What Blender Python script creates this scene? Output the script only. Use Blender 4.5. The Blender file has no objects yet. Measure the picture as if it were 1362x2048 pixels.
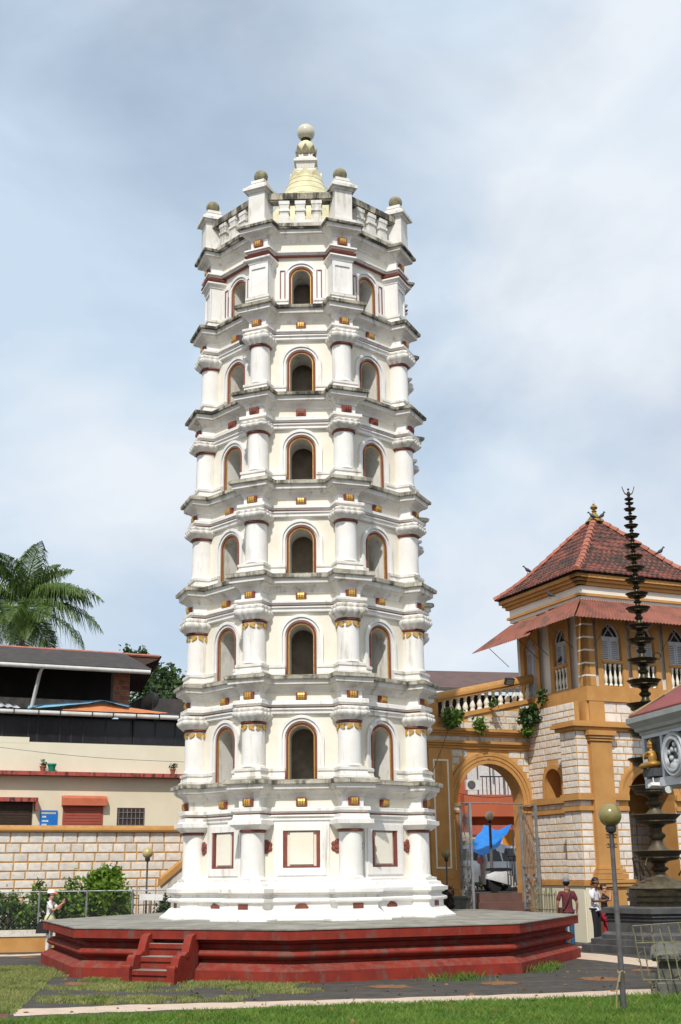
import bpy, math, random
import numpy as np
from math import sin, cos, pi, radians, atan2, sqrt, tan, hypot
from mathutils import Vector, Matrix
random.seed(7); np.random.seed(7)
R = random.uniform
SC = bpy.context.scene
COL = SC.collection

# ------------------------------------------------------------------ camera
CAM_H, PITCH, ROLL, FPX = 2.0, radians(16.55), radians(0.68), 2420.0
cd = bpy.data.cameras.new('camera'); cam = bpy.data.objects.new('camera', cd); COL.objects.link(cam)
cd.sensor_fit = 'VERTICAL'; cd.sensor_height = 36.0; cd.sensor_width = 24.0
cd.lens = 36.0 * FPX / 2048.0; cd.clip_start = 0.1; cd.clip_end = 6000
cam.matrix_world = Matrix.Translation((0, 0, CAM_H)) @ Matrix.Rotation(pi / 2 + PITCH, 4, 'X') @ Matrix.Rotation(-ROLL, 4, 'Z')
SC.camera = cam

# ------------------------------------------------------------------ sky and sun
SUN_EL, SUN_AZ = radians(49), radians(10.5)          # azimuth: degrees left of straight behind the viewer
sun_dir = Vector((-sin(SUN_AZ) * cos(SUN_EL), -cos(SUN_AZ) * cos(SUN_EL), sin(SUN_EL)))
sl = bpy.data.lights.new('sun', 'SUN'); sl.energy = 3.35; sl.angle = radians(0.55); sl.color = (1, 0.955, 0.88)
so = bpy.data.objects.new('sun', sl); COL.objects.link(so)
so.rotation_euler = sun_dir.to_track_quat('Z', 'Y').to_euler()
wd = bpy.data.worlds.new('World'); SC.world = wd; wd.use_nodes = True
wn, wl = wd.node_tree.nodes, wd.node_tree.links
bg = wn['Background']; bg.inputs[1].default_value = 0.1
sky = wn.new('ShaderNodeTexSky'); sky.sky_type = 'NISHITA'; sky.sun_disc = False
sky.sun_elevation = SUN_EL; sky.sun_rotation = atan2(sun_dir.x, sun_dir.y)
tc = wn.new('ShaderNodeTexCoord')
def wnoise(scale, detail, rough, dist, loc, zs):
    mp = wn.new('ShaderNodeMapping'); mp.inputs['Scale'].default_value = (1, 1, zs); mp.inputs['Location'].default_value = loc
    wl.new(tc.outputs['Generated'], mp.inputs[0])
    t = wn.new('ShaderNodeTexNoise'); t.inputs['Scale'].default_value = scale; t.inputs['Detail'].default_value = detail
    t.inputs['Roughness'].default_value = rough; t.inputs['Distortion'].default_value = dist
    wl.new(mp.outputs[0], t.inputs['Vector']); return t.outputs['Fac']
def wramp(fac, stops):
    r = wn.new('ShaderNodeValToRGB'); wl.new(fac, r.inputs[0]); e = r.color_ramp.elements
    e[0].position, e[0].color = stops[0]; e[1].position, e[1].color = stops[1]
    for p, c in stops[2:]:
        q = e.new(p); q.color = c
    return r.outputs[0]
cl = wramp(wnoise(2.4, 9, .52, .35, (3.1, 1.2, .35), 1.5), [(.30, (.55, .55, .55, 1)), (.52, (1, 1, 1, 1))])
tone = wramp(wnoise(3.1, 6, .5, .3, (1.4, 5.2, 2.05), 1.5), [(.38, (5.2, 6.35, 7.6, 1)), (.57, (7.1, 7.6, 8.2, 1))])
mx = wn.new('ShaderNodeMix'); mx.data_type = 'RGBA'
wl.new(cl, mx.inputs[0]); wl.new(sky.outputs[0], mx.inputs[6]); wl.new(tone, mx.inputs[7]); wl.new(mx.outputs[2], bg.inputs[0])
SC.view_settings.view_transform = 'Standard'; SC.view_settings.look = 'None'
SC.view_settings.exposure = 0.22; SC.view_settings.gamma = 1.0

# ------------------------------------------------------------------ materials
MATS = {}
def mat(name, c1, c2=None, scale=2.0, rough=.8, bump=0.0, bscale=30.0, stretch=(1, 1, 1), metal=0.0, ramp=(.38, .66),
        dirt=None, dscale=1.2, dramp=(.55, .75), dstretch=(1, 1, .25), top=None, topramp=(.35, .8), rnd=0.0, trans=0.0, emit=None, spec=.4):
    """node material on world position: two-tone noise, optional stain colour (dirt), soot on upward faces (top), per-object variation"""
    m = bpy.data.materials.new(name); m.use_nodes = True; MATS[name] = m
    n, l = m.node_tree.nodes, m.node_tree.links; b = n['Principled BSDF']
    geo = n.new('ShaderNodeNewGeometry')
    def noise(sc, st, det=6, ro=.6):
        mp = n.new('ShaderNodeMapping'); mp.inputs['Scale'].default_value = st; l.new(geo.outputs['Position'], mp.inputs[0])
        t = n.new('ShaderNodeTexNoise'); t.inputs['Scale'].default_value = sc; t.inputs['Detail'].default_value = det; t.inputs['Roughness'].default_value = ro
        l.new(mp.outputs[0], t.inputs['Vector']); return t.outputs['Fac']
    def mr(v, a, c):
        q = n.new('ShaderNodeMapRange'); q.inputs[1].default_value = a; q.inputs[2].default_value = c; q.interpolation_type = 'SMOOTHSTEP'
        l.new(v, q.inputs[0]); return q.outputs[0]
    def mixc(f, x, y, blend='MIX'):
        q = n.new('ShaderNodeMix'); q.data_type = 'RGBA'; q.blend_type = blend
        if isinstance(f, float): q.inputs[0].default_value = f
        else: l.new(f, q.inputs[0])
        for i, v in ((6, x), (7, y)):
            if isinstance(v, tuple): q.inputs[i].default_value = (*v[:3], 1)
            else: l.new(v, q.inputs[i])
        return q.outputs[2]
    if c2 is None: c2 = tuple(x * .86 for x in c1)
    col = mixc(mr(noise(scale, stretch), *ramp), c1, c2)
    if dirt: col = mixc(mr(noise(dscale, dstretch, 8, .7), *dramp), col, dirt)
    if top:
        sx = n.new('ShaderNodeSeparateXYZ'); l.new(geo.outputs['Normal'], sx.inputs[0])
        up = mr(sx.outputs[2], .25, .75); ns = mr(noise(5.0, (1, 1, 1), 8, .75), *topramp)
        q = n.new('ShaderNodeMath'); q.operation = 'MULTIPLY'; l.new(up, q.inputs[0]); l.new(ns, q.inputs[1])
        col = mixc(q.outputs[0], col, top)
    if rnd:
        oi = n.new('ShaderNodeObjectInfo'); q = n.new('ShaderNodeMapRange'); q.inputs[3].default_value = 1 - rnd; q.inputs[4].default_value = 1 + rnd * .4
        l.new(oi.outputs['Random'], q.inputs[0]); col = mixc(1.0, col, q.outputs[0], 'MULTIPLY')
    l.new(col, b.inputs['Base Color']); b.inputs['Roughness'].default_value = rough; b.inputs['Metallic'].default_value = metal
    b.inputs['Specular IOR Level'].default_value = spec
    if trans:
        tr = n.new('ShaderNodeBsdfTranslucent'); l.new(col, tr.inputs[0]); ms = n.new('ShaderNodeMixShader'); ms.inputs[0].default_value = trans
        l.new(b.outputs[0], ms.inputs[1]); l.new(tr.outputs[0], ms.inputs[2]); l.new(ms.outputs[0], n['Material Output'].inputs[0])
    if bump:
        bp = n.new('ShaderNodeBump'); bp.inputs['Strength'].default_value = bump; bp.inputs['Distance'].default_value = .02
        l.new(noise(bscale, stretch, 5, .65), bp.inputs['Height']); l.new(bp.outputs[0], b.inputs['Normal'])
    return m
mat('white_lime', (.77, .745, .70), (.68, .645, .58), 2.4, .85, .2, 40, dirt=(.38, .345, .28), dscale=3.6, dramp=(.52, .70), dstretch=(1, 1, .2), top=(.36, .33, .26), topramp=(.4, .75))
mat('white_fresh', (.82, .80, .765), (.76, .735, .69), 1.8, .8, .22, 26, dirt=(.48, .44, .365), dscale=5, dramp=(.53, .74), dstretch=(1, 1, .10))
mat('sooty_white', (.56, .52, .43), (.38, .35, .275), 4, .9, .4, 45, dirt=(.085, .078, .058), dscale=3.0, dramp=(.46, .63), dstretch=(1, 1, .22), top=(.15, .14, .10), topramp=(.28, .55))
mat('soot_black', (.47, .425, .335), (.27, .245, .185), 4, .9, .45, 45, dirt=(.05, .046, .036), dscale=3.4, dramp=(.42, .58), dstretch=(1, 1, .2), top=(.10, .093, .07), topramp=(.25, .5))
mat('cream_wash', (.80, .75, .645), (.75, .69, .57), 1.6, .85, .1, 40, dirt=(.62, .55, .40), dscale=2.0, dramp=(.62, .85))
mat('maroon_trim', (.215, .06, .04), (.17, .045, .03), 6, .6)
mat('gold_paint', (.52, .29, .055), (.64, .39, .09), 14, .42, .1, 60, metal=.35)
mat('yellowed_plaster', (.66, .61, .40), (.55, .50, .30), 3, .85, .25, 40, dirt=(.27, .24, .13), dscale=3, dramp=(.55, .8))
mat('mossy_ball', (.30, .27, .16), (.17, .15, .10), 8, .9, .4, 50)
mat('niche_brown_plaster', (.36, .295, .225), (.25, .205, .155), 3, .9, .3, 30)  # dirty brown plaster of the stair core behind the niches
mat('red_oxide', (.25, .031, .019), (.18, .025, .017), 2.6, .8, .3, 25, spec=.2, dirt=(.15, .07, .055), dscale=3.0, dramp=(.52, .66), dstretch=(1, 1, .4), top=(.21, .085, .065), topramp=(.42, .7))
mat('worn_slab', (.30, .285, .245), (.20, .19, .165), 2.4, .92, .3, 30, dirt=(.11, .105, .085), dscale=1.6, dramp=(.48, .72), dstretch=(.45, 1.6, 1))
mat('ochre_wash', (.52, .27, .085), (.45, .22, .065), 1.6, .85, .15, 40, dirt=(.22, .12, .05), dscale=1.5, dramp=(.58, .82), top=(.17, .12, .06), topramp=(.4, .8))
mat('ochre_joint', (.60, .34, .12), (.52, .28, .09), 3, .9, .2, 40)
mat('dressed_stone', (.78, .725, .66), (.68, .615, .545), 6, .95, .5, 22, dirt=(.42, .37, .30), dscale=2.3, dramp=(.60, .80), rnd=.13)
mat('dressed_stone_old', (.74, .69, .61), (.60, .55, .47), 6, .95, .8, 22, dirt=(.16, .14, .105), dscale=1.6, dramp=(.53, .70), dstretch=(1.5, 1.5, .5), rnd=.16)
mat('terracotta', (.24, .078, .054), (.155, .054, .041), 4, .85, .3, 40, dirt=(.05, .033, .028), dscale=2.4, dramp=(.40, .62), dstretch=(1, 1, 1), rnd=.15)
mat('terracotta_ridge', (.44, .165, .11), (.33, .12, .08), 5, .85, .3, 40, dirt=(.13, .06, .045), dscale=3.0, dramp=(.55, .75), rnd=.2)
mat('canopy_red', (.27, .095, .064), (.20, .072, .052), 2.6, .75, dirt=(.11, .06, .045), dscale=1.5, dramp=(.48, .66), dstretch=(1, 1, 1))
mat('dark_sheet', (.05, .047, .047), (.075, .062, .06), 3, .85, .1, 20, dirt=(.13, .055, .05), dscale=1.2, dramp=(.56, .72), dstretch=(1.6, .3, .3))
mat('brown_sheet', (.13, .075, .065), (.09, .06, .055), 2, .8)
mat('cream_house', (.74, .66, .50), (.70, .61, .45), .7, .9, .06, 30, dirt=(.55, .46, .33), dscale=.9, dramp=(.6, .85))
mat('pale_house', (.76, .72, .57), (.72, .67, .52), .6, .9, .05, 30, dirt=(.6, .55, .42), dscale=1.2, dramp=(.62, .85), dstretch=(.25, .25, 1))
mat('ledge_red', (.42, .085, .065), (.34, .07, .055), 2, .8, dirt=(.06, .03, .03), dscale=6, dramp=(.5, .6), dstretch=(1, 1, .3))
mat('dark_glass', (.012, .013, .016), (.02, .02, .024), 2, .25)
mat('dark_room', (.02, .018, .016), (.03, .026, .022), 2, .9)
mat('dark_wood', (.05, .028, .018), (.035, .02, .014), 6, .7)
mat('window_frame_dark', (.028, .026, .026), None, 5, .5)
mat('pvc_white', (.62, .62, .60), (.5, .5, .47), 2, .5, dirt=(.22, .2, .17), dscale=4, dramp=(.6, .8))
mat('shutter_red', (.36, .085, .055), (.31, .07, .048), 3, .55)
mat('shutter_box', (.55, .15, .075), (.48, .125, .065), 3, .55)
mat('brick_red', (.38, .13, .065), (.25, .085, .05), 9, .95, .5, 40, rnd=.35)
mat('cement', (.27, .24, .20), (.18, .16, .14), 4, .95, .4, 40, dirt=(.08, .07, .06), dscale=2, dramp=(.5, .75))
mat('tarp_blue_pale', (.22, .50, .70), (.28, .56, .74), 3, .45)
mat('tarp_orange', (.62, .24, .10), (.52, .19, .085), 2, .55)
mat('tarp_grey', (.42, .45, .48), (.55, .57, .6), 5, .5)
mat('tarp_blue', (.02, .22, .72), (.03, .28, .80), 3, .45, trans=.25)
mat('sign_blue', (.012, .15, .50), (.012, .17, .54), 3, .5)
mat('print_white', (.8, .8, .78), None, 4, .6)
mat('print_yellow', (.75, .62, .25), None, 4, .6)
mat('pot_clay', (.36, .11, .06), None, 8, .8)
mat('pot_green', (.015, .22, .15), None, 8, .5)
mat('iron_black', (.02, .02, .022), (.03, .027, .025), 9, .5, .1, 60)
mat('iron_grey', (.09, .085, .085), (.06, .055, .055), 9, .55, dirt=(.12, .06, .035), dscale=6, dramp=(.62, .8))
mat('steel_grey', (.34, .36, .38), (.26, .27, .28), 6, .45, metal=.5)
mat('galvanised', (.28, .30, .31), (.2, .2, .2), 6, .5, metal=.4)
mat('lamp_globe', (.62, .57, .44), (.55, .50, .36), 3, .18, spec=.6)
mat('lamp_globe_olive', (.235, .195, .07), (.17, .145, .045), 4, .22, spec=.6)
mat('lamp_globe_yellow', (.48, .38, .18), (.40, .31, .13), 4, .25, spec=.6)
mat('dark_brass', (.045, .038, .026), (.075, .06, .03), 8, .42, .15, 60, metal=.75, dirt=(.20, .15, .05), dscale=7, dramp=(.6, .8), dstretch=(1, 1, 1))
mat('dull_brass', (.075, .06, .034), (.05, .042, .027), 7, .55, .15, 60, metal=.45, top=(.15, .125, .08), topramp=(.3, .6))
mat('brass_bright', (.50, .33, .07), (.36, .23, .05), 9, .35, metal=.8)
mat('basalt', (.082, .082, .084), (.055, .055, .057), 3, .75, .3, 40, dirt=(.15, .145, .135), dscale=2.4, dramp=(.55, .8), top=(.15, .145, .13), topramp=(.4, .8))
mat('basalt_mossy', (.13, .125, .105), (.09, .088, .075), 4, .9, .5, 35, dirt=(.04, .04, .033), dscale=3, dramp=(.5, .72), top=(.17, .165, .13), topramp=(.35, .7))
mat('shrine_grey', (.50, .52, .54), (.44, .46, .48), 3, .75, .2, 30, dirt=(.28, .29, .29), dscale=3, dramp=(.6, .85), top=(.10, .10, .085), topramp=(.3, .6))
mat('shrine_panel', (.075, .08, .085), None, 6, .8)
mat('shrine_mould', (.33, .34, .325), (.28, .29, .275), 3, .8, .2, 30, dirt=(.15, .15, .13), dscale=3, dramp=(.55, .8))
mat('shrine_roof', (.26, .06, .052), (.20, .05, .045), 3, .6, dirt=(.2, .08, .07), dscale=3, dramp=(.6, .8))
mat('bamboo', (.21, .195, .10), (.15, .14, .075), 12, .7, dirt=(.12, .10, .06), dscale=8, dramp=(.5, .75))
mat('rope', (.30, .23, .12), None, 20, .9)
mat('palm_trunk', (.20, .165, .125), (.14, .115, .09), 5, .95, .5, 20)
mat('palm_leaf', (.10, .165, .03), (.055, .105, .02), 1.2, .5, trans=.25, dirt=(.20, .20, .055), dscale=1.1, dramp=(.55, .75), dstretch=(1, 1, 1))
mat('leaf_mid', (.075, .14, .026), (.048, .095, .02), 2.5, .55, trans=.3)
mat('leaf_bright', (.19, .31, .035), (.11, .21, .025), 2.5, .5, trans=.35)
mat('leaf_dark', (.03, .06, .022), (.02, .042, .016), 2.5, .6, trans=.2)
mat('leaf_grey', (.06, .095, .045), (.04, .066, .032), 1.2, .6, trans=.25)
mat('leaf_red', (.10, .03, .035), (.06, .02, .025), 3, .5, trans=.25)
mat('bark', (.10, .075, .055), (.07, .052, .04), 6, .95, .4, 30)
mat('grass_lush', (.165, .275, .04), (.10, .195, .028), 1.7, .55, trans=.35, dirt=(.24, .28, .06), dscale=2.2, dramp=(.52, .70), dstretch=(1, 1, 1))
mat('grass_dry', (.31, .32, .105), (.20, .245, .065), 1.5, .7, trans=.3, dirt=(.085, .14, .022), dscale=.9, dramp=(.52, .68), dstretch=(1, 1, 1))
mat('turf_soil', (.055, .075, .022), (.075, .06, .035), 2.5, .95, .5, 30)
mat('yard_paving', (.066, .058, .049), (.042, .038, .034), 3.5, .92, .7, 10, dirt=(.095, .082, .068), dscale=1.3, dramp=(.5, .7), dstretch=(.5, 1.6, 1))
mat('stripe_paint', (.56, .44, .34), (.49, .385, .295), 3, .9, .2, 30, dirt=(.36, .28, .21), dscale=3, dramp=(.62, .8), dstretch=(1, 1, 1))
mat('orange_spot', (.25, .11, .035), (.18, .09, .04), 6, .9, dirt=(.10, .08, .06), dscale=5, dramp=(.5, .62), dstretch=(1, 1, 1))
mat('red_earth', (.16, .065, .045), (.11, .05, .035), 4, .95, .4, 30)
mat('hill_green', (.05, .075, .03), (.035, .055, .025), .05, .95)
mat('road_tar', (.075, .07, .065), None, 1, .9, .2, 20)
mat('step_stone', (.16, .085, .07), (.12, .068, .056), 2, .85, .2, 30)
mat('orange_house', (.40, .10, .042), (.35, .088, .038), .8, .85)
mat('shutter_paint', (.56, .56, .58), (.48, .48, .50), 5, .6)
mat('upper_wall', (.78, .725, .64), (.72, .665, .58), 1, .85, dirt=(.48, .43, .36), dscale=1.2, dramp=(.6, .85))
mat('baluster_white', (.80, .75, .64), (.74, .68, .56), 4, .8, dirt=(.45, .40, .30), dscale=5, dramp=(.62, .85))
mat('car_silver', (.50, .51, .53), (.46, .47, .49), 2, .28, metal=.5, spec=.6)
mat('tyre', (.018, .018, .018), None, 6, .85)
mat('lens_red', (.42, .012, .012), None, 6, .2, spec=.7)
mat('plastic_black', (.015, .015, .016), None, 6, .45)
mat('scooter_white', (.62, .63, .65), None, 3, .3, spec=.6)
mat('banner_orange', (.68, .27, .02), (.62, .22, .02), 3, .7)
mat('pink_roof', (.42, .25, .22), (.36, .21, .19), 2, .8)
mat('skin', (.34, .17, .105), (.30, .145, .09), 9, .55)
mat('skin_light', (.50, .26, .17), (.46, .23, .15), 9, .55)
mat('skin_dark', (.17, .082, .05), (.14, .07, .042), 9, .5)
mat('hair_black', (.012, .010, .010), None, 20, .5)
mat('cloth_maroon', (.13, .024, .028), (.105, .02, .024), 6, .9)
mat('cloth_white', (.70, .68, .72), (.64, .62, .66), 7, .9)
mat('cloth_print', (.72, .71, .68), (.42, .42, .42), 30, .9, ramp=(.56, .66))
mat('cloth_lime', (.55, .52, .25), (.60, .58, .36), 12, .9)
mat('cloth_navy', (.018, .018, .026), None, 6, .9)
mat('cloth_jeans', (.03, .10, .20), (.025, .08, .17), 8, .9)
mat('cloth_black', (.014, .013, .013), None, 6, .8)
mat('cloth_red', (.40, .02, .045), None, 6, .85)
mat('cloth_pale', (.62, .61, .60), (.5, .5, .5), 9, .9)
mat('cap_grey', (.13, .145, .165), (.2, .21, .22), 14, .9)
mat('cap_orange', (.85, .16, .02), None, 6, .7)
mat('leather_brown', (.075, .03, .02), None, 9, .6)
mat('ac_white', (.6, .6, .57), None, 5, .6)
mat('bird_dark', (.022, .024, .03), (.05, .05, .055), 14, .6)
mat('gold_figure', (.45, .25, .06), (.34, .18, .04), 12, .5, metal=.4)

# ------------------------------------------------------------------ geometry helpers
class G:
    def __init__(s, M=None): s.v = []; s.f = []; s.m = []; s.M = M or Matrix.Identity(4)
    def add(s, vs, fs, mi=0):
        k = len(s.v); s.v += [tuple(s.M @ Vector(p)) for p in vs]
        s.f += [tuple(i + k for i in f) for f in fs]; s.m += [mi] * len(fs)
    def box(s, x0, x1, y0, y1, z0, z1, mi=0):
        s.add([(x0, y0, z0), (x1, y0, z0), (x1, y1, z0), (x0, y1, z0), (x0, y0, z1), (x1, y0, z1), (x1, y1, z1), (x0, y1, z1)],
              [(3, 2, 1, 0), (4, 5, 6, 7), (0, 1, 5, 4), (1, 2, 6, 5), (2, 3, 7, 6), (3, 0, 4, 7)], mi)
    def rings(s, rs, closed=True, cap0=True, cap1=True, mi=0, segm=None):
        n = len(rs[0]); vs = [p for r in rs for p in r]; fs = []; ms = []
        for k in range(len(rs) - 1):
            for i in range(n if closed else n - 1):
                j = (i + 1) % n; fs.append((k * n + i, k * n + j, (k + 1) * n + j, (k + 1) * n + i)); ms.append(segm(i) if segm else mi)
        if cap0: fs.append(tuple(range(n - 1, -1, -1))); ms.append(mi)
        if cap1: fs.append(tuple((len(rs) - 1) * n + i for i in range(n))); ms.append(mi)
        k = len(s.v); s.v += [tuple(s.M @ Vector(p)) for p in vs]; s.f += [tuple(i + k for i in f) for f in fs]; s.m += ms
    def lathe(s, prof, n=20, c=(0, 0, 0), mi=0, ph=0.0, fn=None):
        rs = []
        for r, z in prof:
            ring = []
            for i in range(n):
                a = ph + 2 * pi * i / n; q = r * (fn(a, z) if fn else 1)
                ring.append((c[0] + q * cos(a), c[1] + q * sin(a), c[2] + z))
            rs.append(ring)
        s.rings(rs, mi=mi)
    def tube(s, pts, r, n=6, mi=0, r1=None):
        P = [Vector(p) for p in pts]; rs = []; m = len(P)
        for i, p in enumerate(P):
            d = (P[min(i + 1, m - 1)] - P[max(i - 1, 0)]).normalized()
            a = d.cross(Vector((0, 0, 1)) if abs(d.z) < .9 else Vector((1, 0, 0))).normalized(); b = d.cross(a)
            q = r if r1 is None else r + (r1 - r) * i / max(1, m - 1)
            rs.append([tuple(p + (a * cos(2 * pi * k / n) + b * sin(2 * pi * k / n)) * q) for k in range(n)])
        s.rings(rs, mi=mi)
    def prism(s, poly, y0, y1, mi=0):           # polygon in x,z pushed along y
        s.rings([[(x, y0, z) for x, z in poly], [(x, y1, z) for x, z in poly]], mi=mi)
    def sphere(s, c, r, n=16, m=10, mi=0, sc=(1, 1, 1)):
        rs = []
        for k in range(m + 1):
            t = -pi / 2 + pi * (k + .02 * (k == 0) - .02 * (k == m)) / m
            rs.append([(c[0] + sc[0] * r * cos(t) * cos(2 * pi * i / n), c[1] + sc[1] * r * cos(t) * sin(2 * pi * i / n), c[2] + sc[2] * r * sin(t)) for i in range(n)])
        s.rings(rs, mi=mi)
    def pieces(s):
        par = list(range(len(s.v)))
        def fd(i):
            while par[i] != i: par[i] = par[par[i]]; i = par[i]
            return i
        key = {}
        for i, p in enumerate(s.v):
            k = (round(p[0], 4), round(p[1], 4), round(p[2], 4)); par[fd(i)] = fd(key.setdefault(k, i))
        for f in s.f:
            for i in f[1:]: par[fd(i)] = fd(f[0])
        out = {}
        for f, m in zip(s.f, s.m): out.setdefault(fd(f[0]), []).append((f, m))
        res = []
        for L in out.values():
            q = G(); ids = {}
            for f, m in L: q.f.append(tuple(ids.setdefault(i, len(ids)) for i in f)); q.m.append(m)
            q.v = [s.v[i] for i in sorted(ids, key=ids.get)]; res.append(q)
        return res
    def mesh(s, name, mats, smooth=None):
        me = bpy.data.meshes.new(name); me.from_pydata(s.v, [], s.f)
        for x in (mats if isinstance(mats, (list, tuple)) else [mats]): me.materials.append(MATS[x])
        me.polygons.foreach_set('material_index', s.m)
        if smooth:
            me.polygons.foreach_set('use_smooth', [True] * len(s.f)); me.set_sharp_from_angle(angle=radians(smooth))
        me.update(); return me
def put(o, parent=None, loc=None, rz=None, sc=None):
    COL.objects.link(o)
    if parent: o.parent = parent
    if loc is not None: o.location = loc
    if rz is not None: o.rotation_euler = (0, 0, rz)
    if sc is not None: o.scale = sc
    return o
SPLIT = {'scroll', 'podium', 'side_panel', 'side_panel_trim', 'flower_boss', 'string_course', 'jamb', 'cornice', 'panel_line', 'jamb_panel', 'white_frame', 'window_sill', 'corner_console', 'louvred_shutter', 'belt_course', 'stepped_base', 'chimney'}
def part(name, g, mats, parent=None, smooth=None, loc=None, rz=None, sc=None, label=None):
    if name in SPLIT and isinstance(g, G) and parent:
        ps = g.pieces()
        for q in ps[1:]: part(name, q.mesh(name, mats, smooth), mats, parent, smooth, loc, rz, sc, label)
        g = ps[0]
    me = g if isinstance(g, bpy.types.Mesh) else g.mesh(name, mats, smooth)
    o = put(bpy.data.objects.new(name, me), parent, loc, rz, sc)
    if label: o['label'] = label
    return o
def tag(o, label, cat, group=None):
    o['label'] = label; o['category'] = cat
    if group: o['group'] = group
    return o
def thing(name, label, cat, loc=(0, 0, 0), rz=0.0, group=None):
    o = bpy.data.objects.new(name, None); o.empty_display_size = .3
    return tag(put(o, None, loc, rz), label, cat, group)
def struct(name, g, mats, **k):
    o = part(name, g, mats, **k); o['kind'] = 'structure'; return o
def dup(o, parent=None):
    c = o.copy(); COL.objects.link(c); c.parent = parent
    for ch in list(o.children): dup(ch, c)
    return c
# image point at a given distance -> place in the yard (used to set things out from the survey)
_Rx = Vector((1, 0, 0)); _U = Vector((0, -sin(PITCH), cos(PITCH))); _D = Vector((0, cos(PITCH), sin(PITCH)))
_RR = cos(ROLL) * _Rx - sin(ROLL) * _U; _UU = sin(ROLL) * _Rx + cos(ROLL) * _U
def at(x, y, Y):
    v = _D + _RR * ((x - 681) / FPX) + _UU * ((1024 - y) / FPX); return Vector((0, 0, CAM_H)) + v * (Y / v.y)
def onz(x, y, z=0.0):
    v = _D + _RR * ((x - 681) / FPX) + _UU * ((1024 - y) / FPX); return Vector((0, 0, CAM_H)) + v * ((z - CAM_H) / v.z)
def arch_face(g, u0, u1, z0, z1, uc, hw, zb, zs, dep, n=14, mi=0, mj=0, pointed=0.0, y=0.0):
    """wall face in x,z at y with an arched opening and its reveal (dep back into +y)"""
    def arc(k):
        a = pi - pi * k / n; return (uc + hw * cos(a), zs + hw * sin(a) * (1 + pointed * (1 - abs(cos(a)))))
    A = [arc(k) for k in range(n + 1)]
    g.add([(u0, y, z0), (uc - hw, y, z0), (uc - hw, y, z1), (u0, y, z1)], [(0, 1, 2, 3)], mi)
    g.add([(uc + hw, y, z0), (u1, y, z0), (u1, y, z1), (uc + hw, y, z1)], [(0, 1, 2, 3)], mi)
    if zb > z0: g.add([(uc - hw, y, z0), (uc + hw, y, z0), (uc + hw, y, zb), (uc - hw, y, zb)], [(0, 1, 2, 3)], mi)
    for k in range(n):
        a, b = A[k], A[k + 1]; g.add([(a[0], y, a[1]), (b[0], y, b[1]), (b[0], y, z1), (a[0], y, z1)], [(0, 1, 2, 3)], mi)
    path = [(uc - hw, zb)] + A + [(uc + hw, zb)]
    for a, b in zip(path, path[1:]):
        g.add([(a[0], y, a[1]), (b[0], y, b[1]), (b[0], y + dep, b[1]), (a[0], y + dep, a[1])], [(0, 1, 2, 3)], mj)
    g.add([(uc - hw, y, zb), (uc + hw, y, zb), (uc + hw, y + dep, zb), (uc - hw, y + dep, zb)], [(0, 1, 2, 3)], mj)
def arch_band(g, uc, hw, zb, zs, prof, n=20, mi=0, pointed=0.0, y=0.0):
    """moulding swept round an arch; prof = (offset outward, projection toward -y)"""
    st = [((uc - hw, zb), (-1, 0)), ((uc - hw, zs), (-1, 0))]
    for k in range(1, n):
        a = pi - pi * k / n; st.append(((uc + hw * cos(a), zs + hw * sin(a) * (1 + pointed * (1 - abs(cos(a))))), (cos(a), sin(a))))
    st += [((uc + hw, zs), (1, 0)), ((uc + hw, zb), (1, 0))]
    g.rings([[(p[0] + d[0] * r, y - q, p[1] + d[1] * r) for r, q in prof] for p, d in st], closed=True, mi=mi)
# dressed stone blocks: one bevelled mesh in three variants, scaled to each block
def _block(seed):
    rn = random.Random(seed); q = []
    for z in (-.5, .5):
        for x, y in ((-.5, .5), (.5, .5)): q.append((x, y, z))
    e = .045
    vs = [(-.5, .5, -.5), (.5, .5, -.5), (.5, .5, .5), (-.5, .5, .5)]
    vs += [(x * 1.0, -.25, z * 1.0) for x, z in ((-.5, -.5), (.5, -.5), (.5, .5), (-.5, .5))]
    vs += [(x * (1 - e) + rn.uniform(-.012, .012), -.5 + rn.uniform(-.15, .12), z * (1 - 2 * e) + rn.uniform(-.03, .03)) for x, z in ((-.5, -.5), (.5, -.5), (.5, .5), (-.5, .5))]
    vs += [(rn.uniform(-.2, .2), -.62 + rn.uniform(-.1, .1), rn.uniform(-.12, .12))]
    fs = [(0, 1, 5, 4), (1, 2, 6, 5), (2, 3, 7, 6), (3, 0, 4, 7), (4, 5, 9, 8), (5, 6, 10, 9), (6, 7, 11, 10), (7, 4, 8, 11), (8, 9, 12), (9, 10, 12), (10, 11, 12), (11, 8, 12)]
    return vs, fs
BLK = [_block(i) for i in range(4)]
_bm = {}
def block_mesh(i, m):
    if (i, m) not in _bm:
        me = bpy.data.meshes.new('stone_block'); me.from_pydata(BLK[i][0], [], BLK[i][1]); me.materials.append(MATS[m]); me.update(); _bm[(i, m)] = me
    return _bm[(i, m)]
def courses(z0, z1, h, j=.012):
    zs = [z0]
    while zs[-1] + h * .7 < z1: zs.append(min(z1, zs[-1] + h * R(.9, 1.1)))
    zs[-1] = z1; return zs
BLOCKS = []
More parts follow.
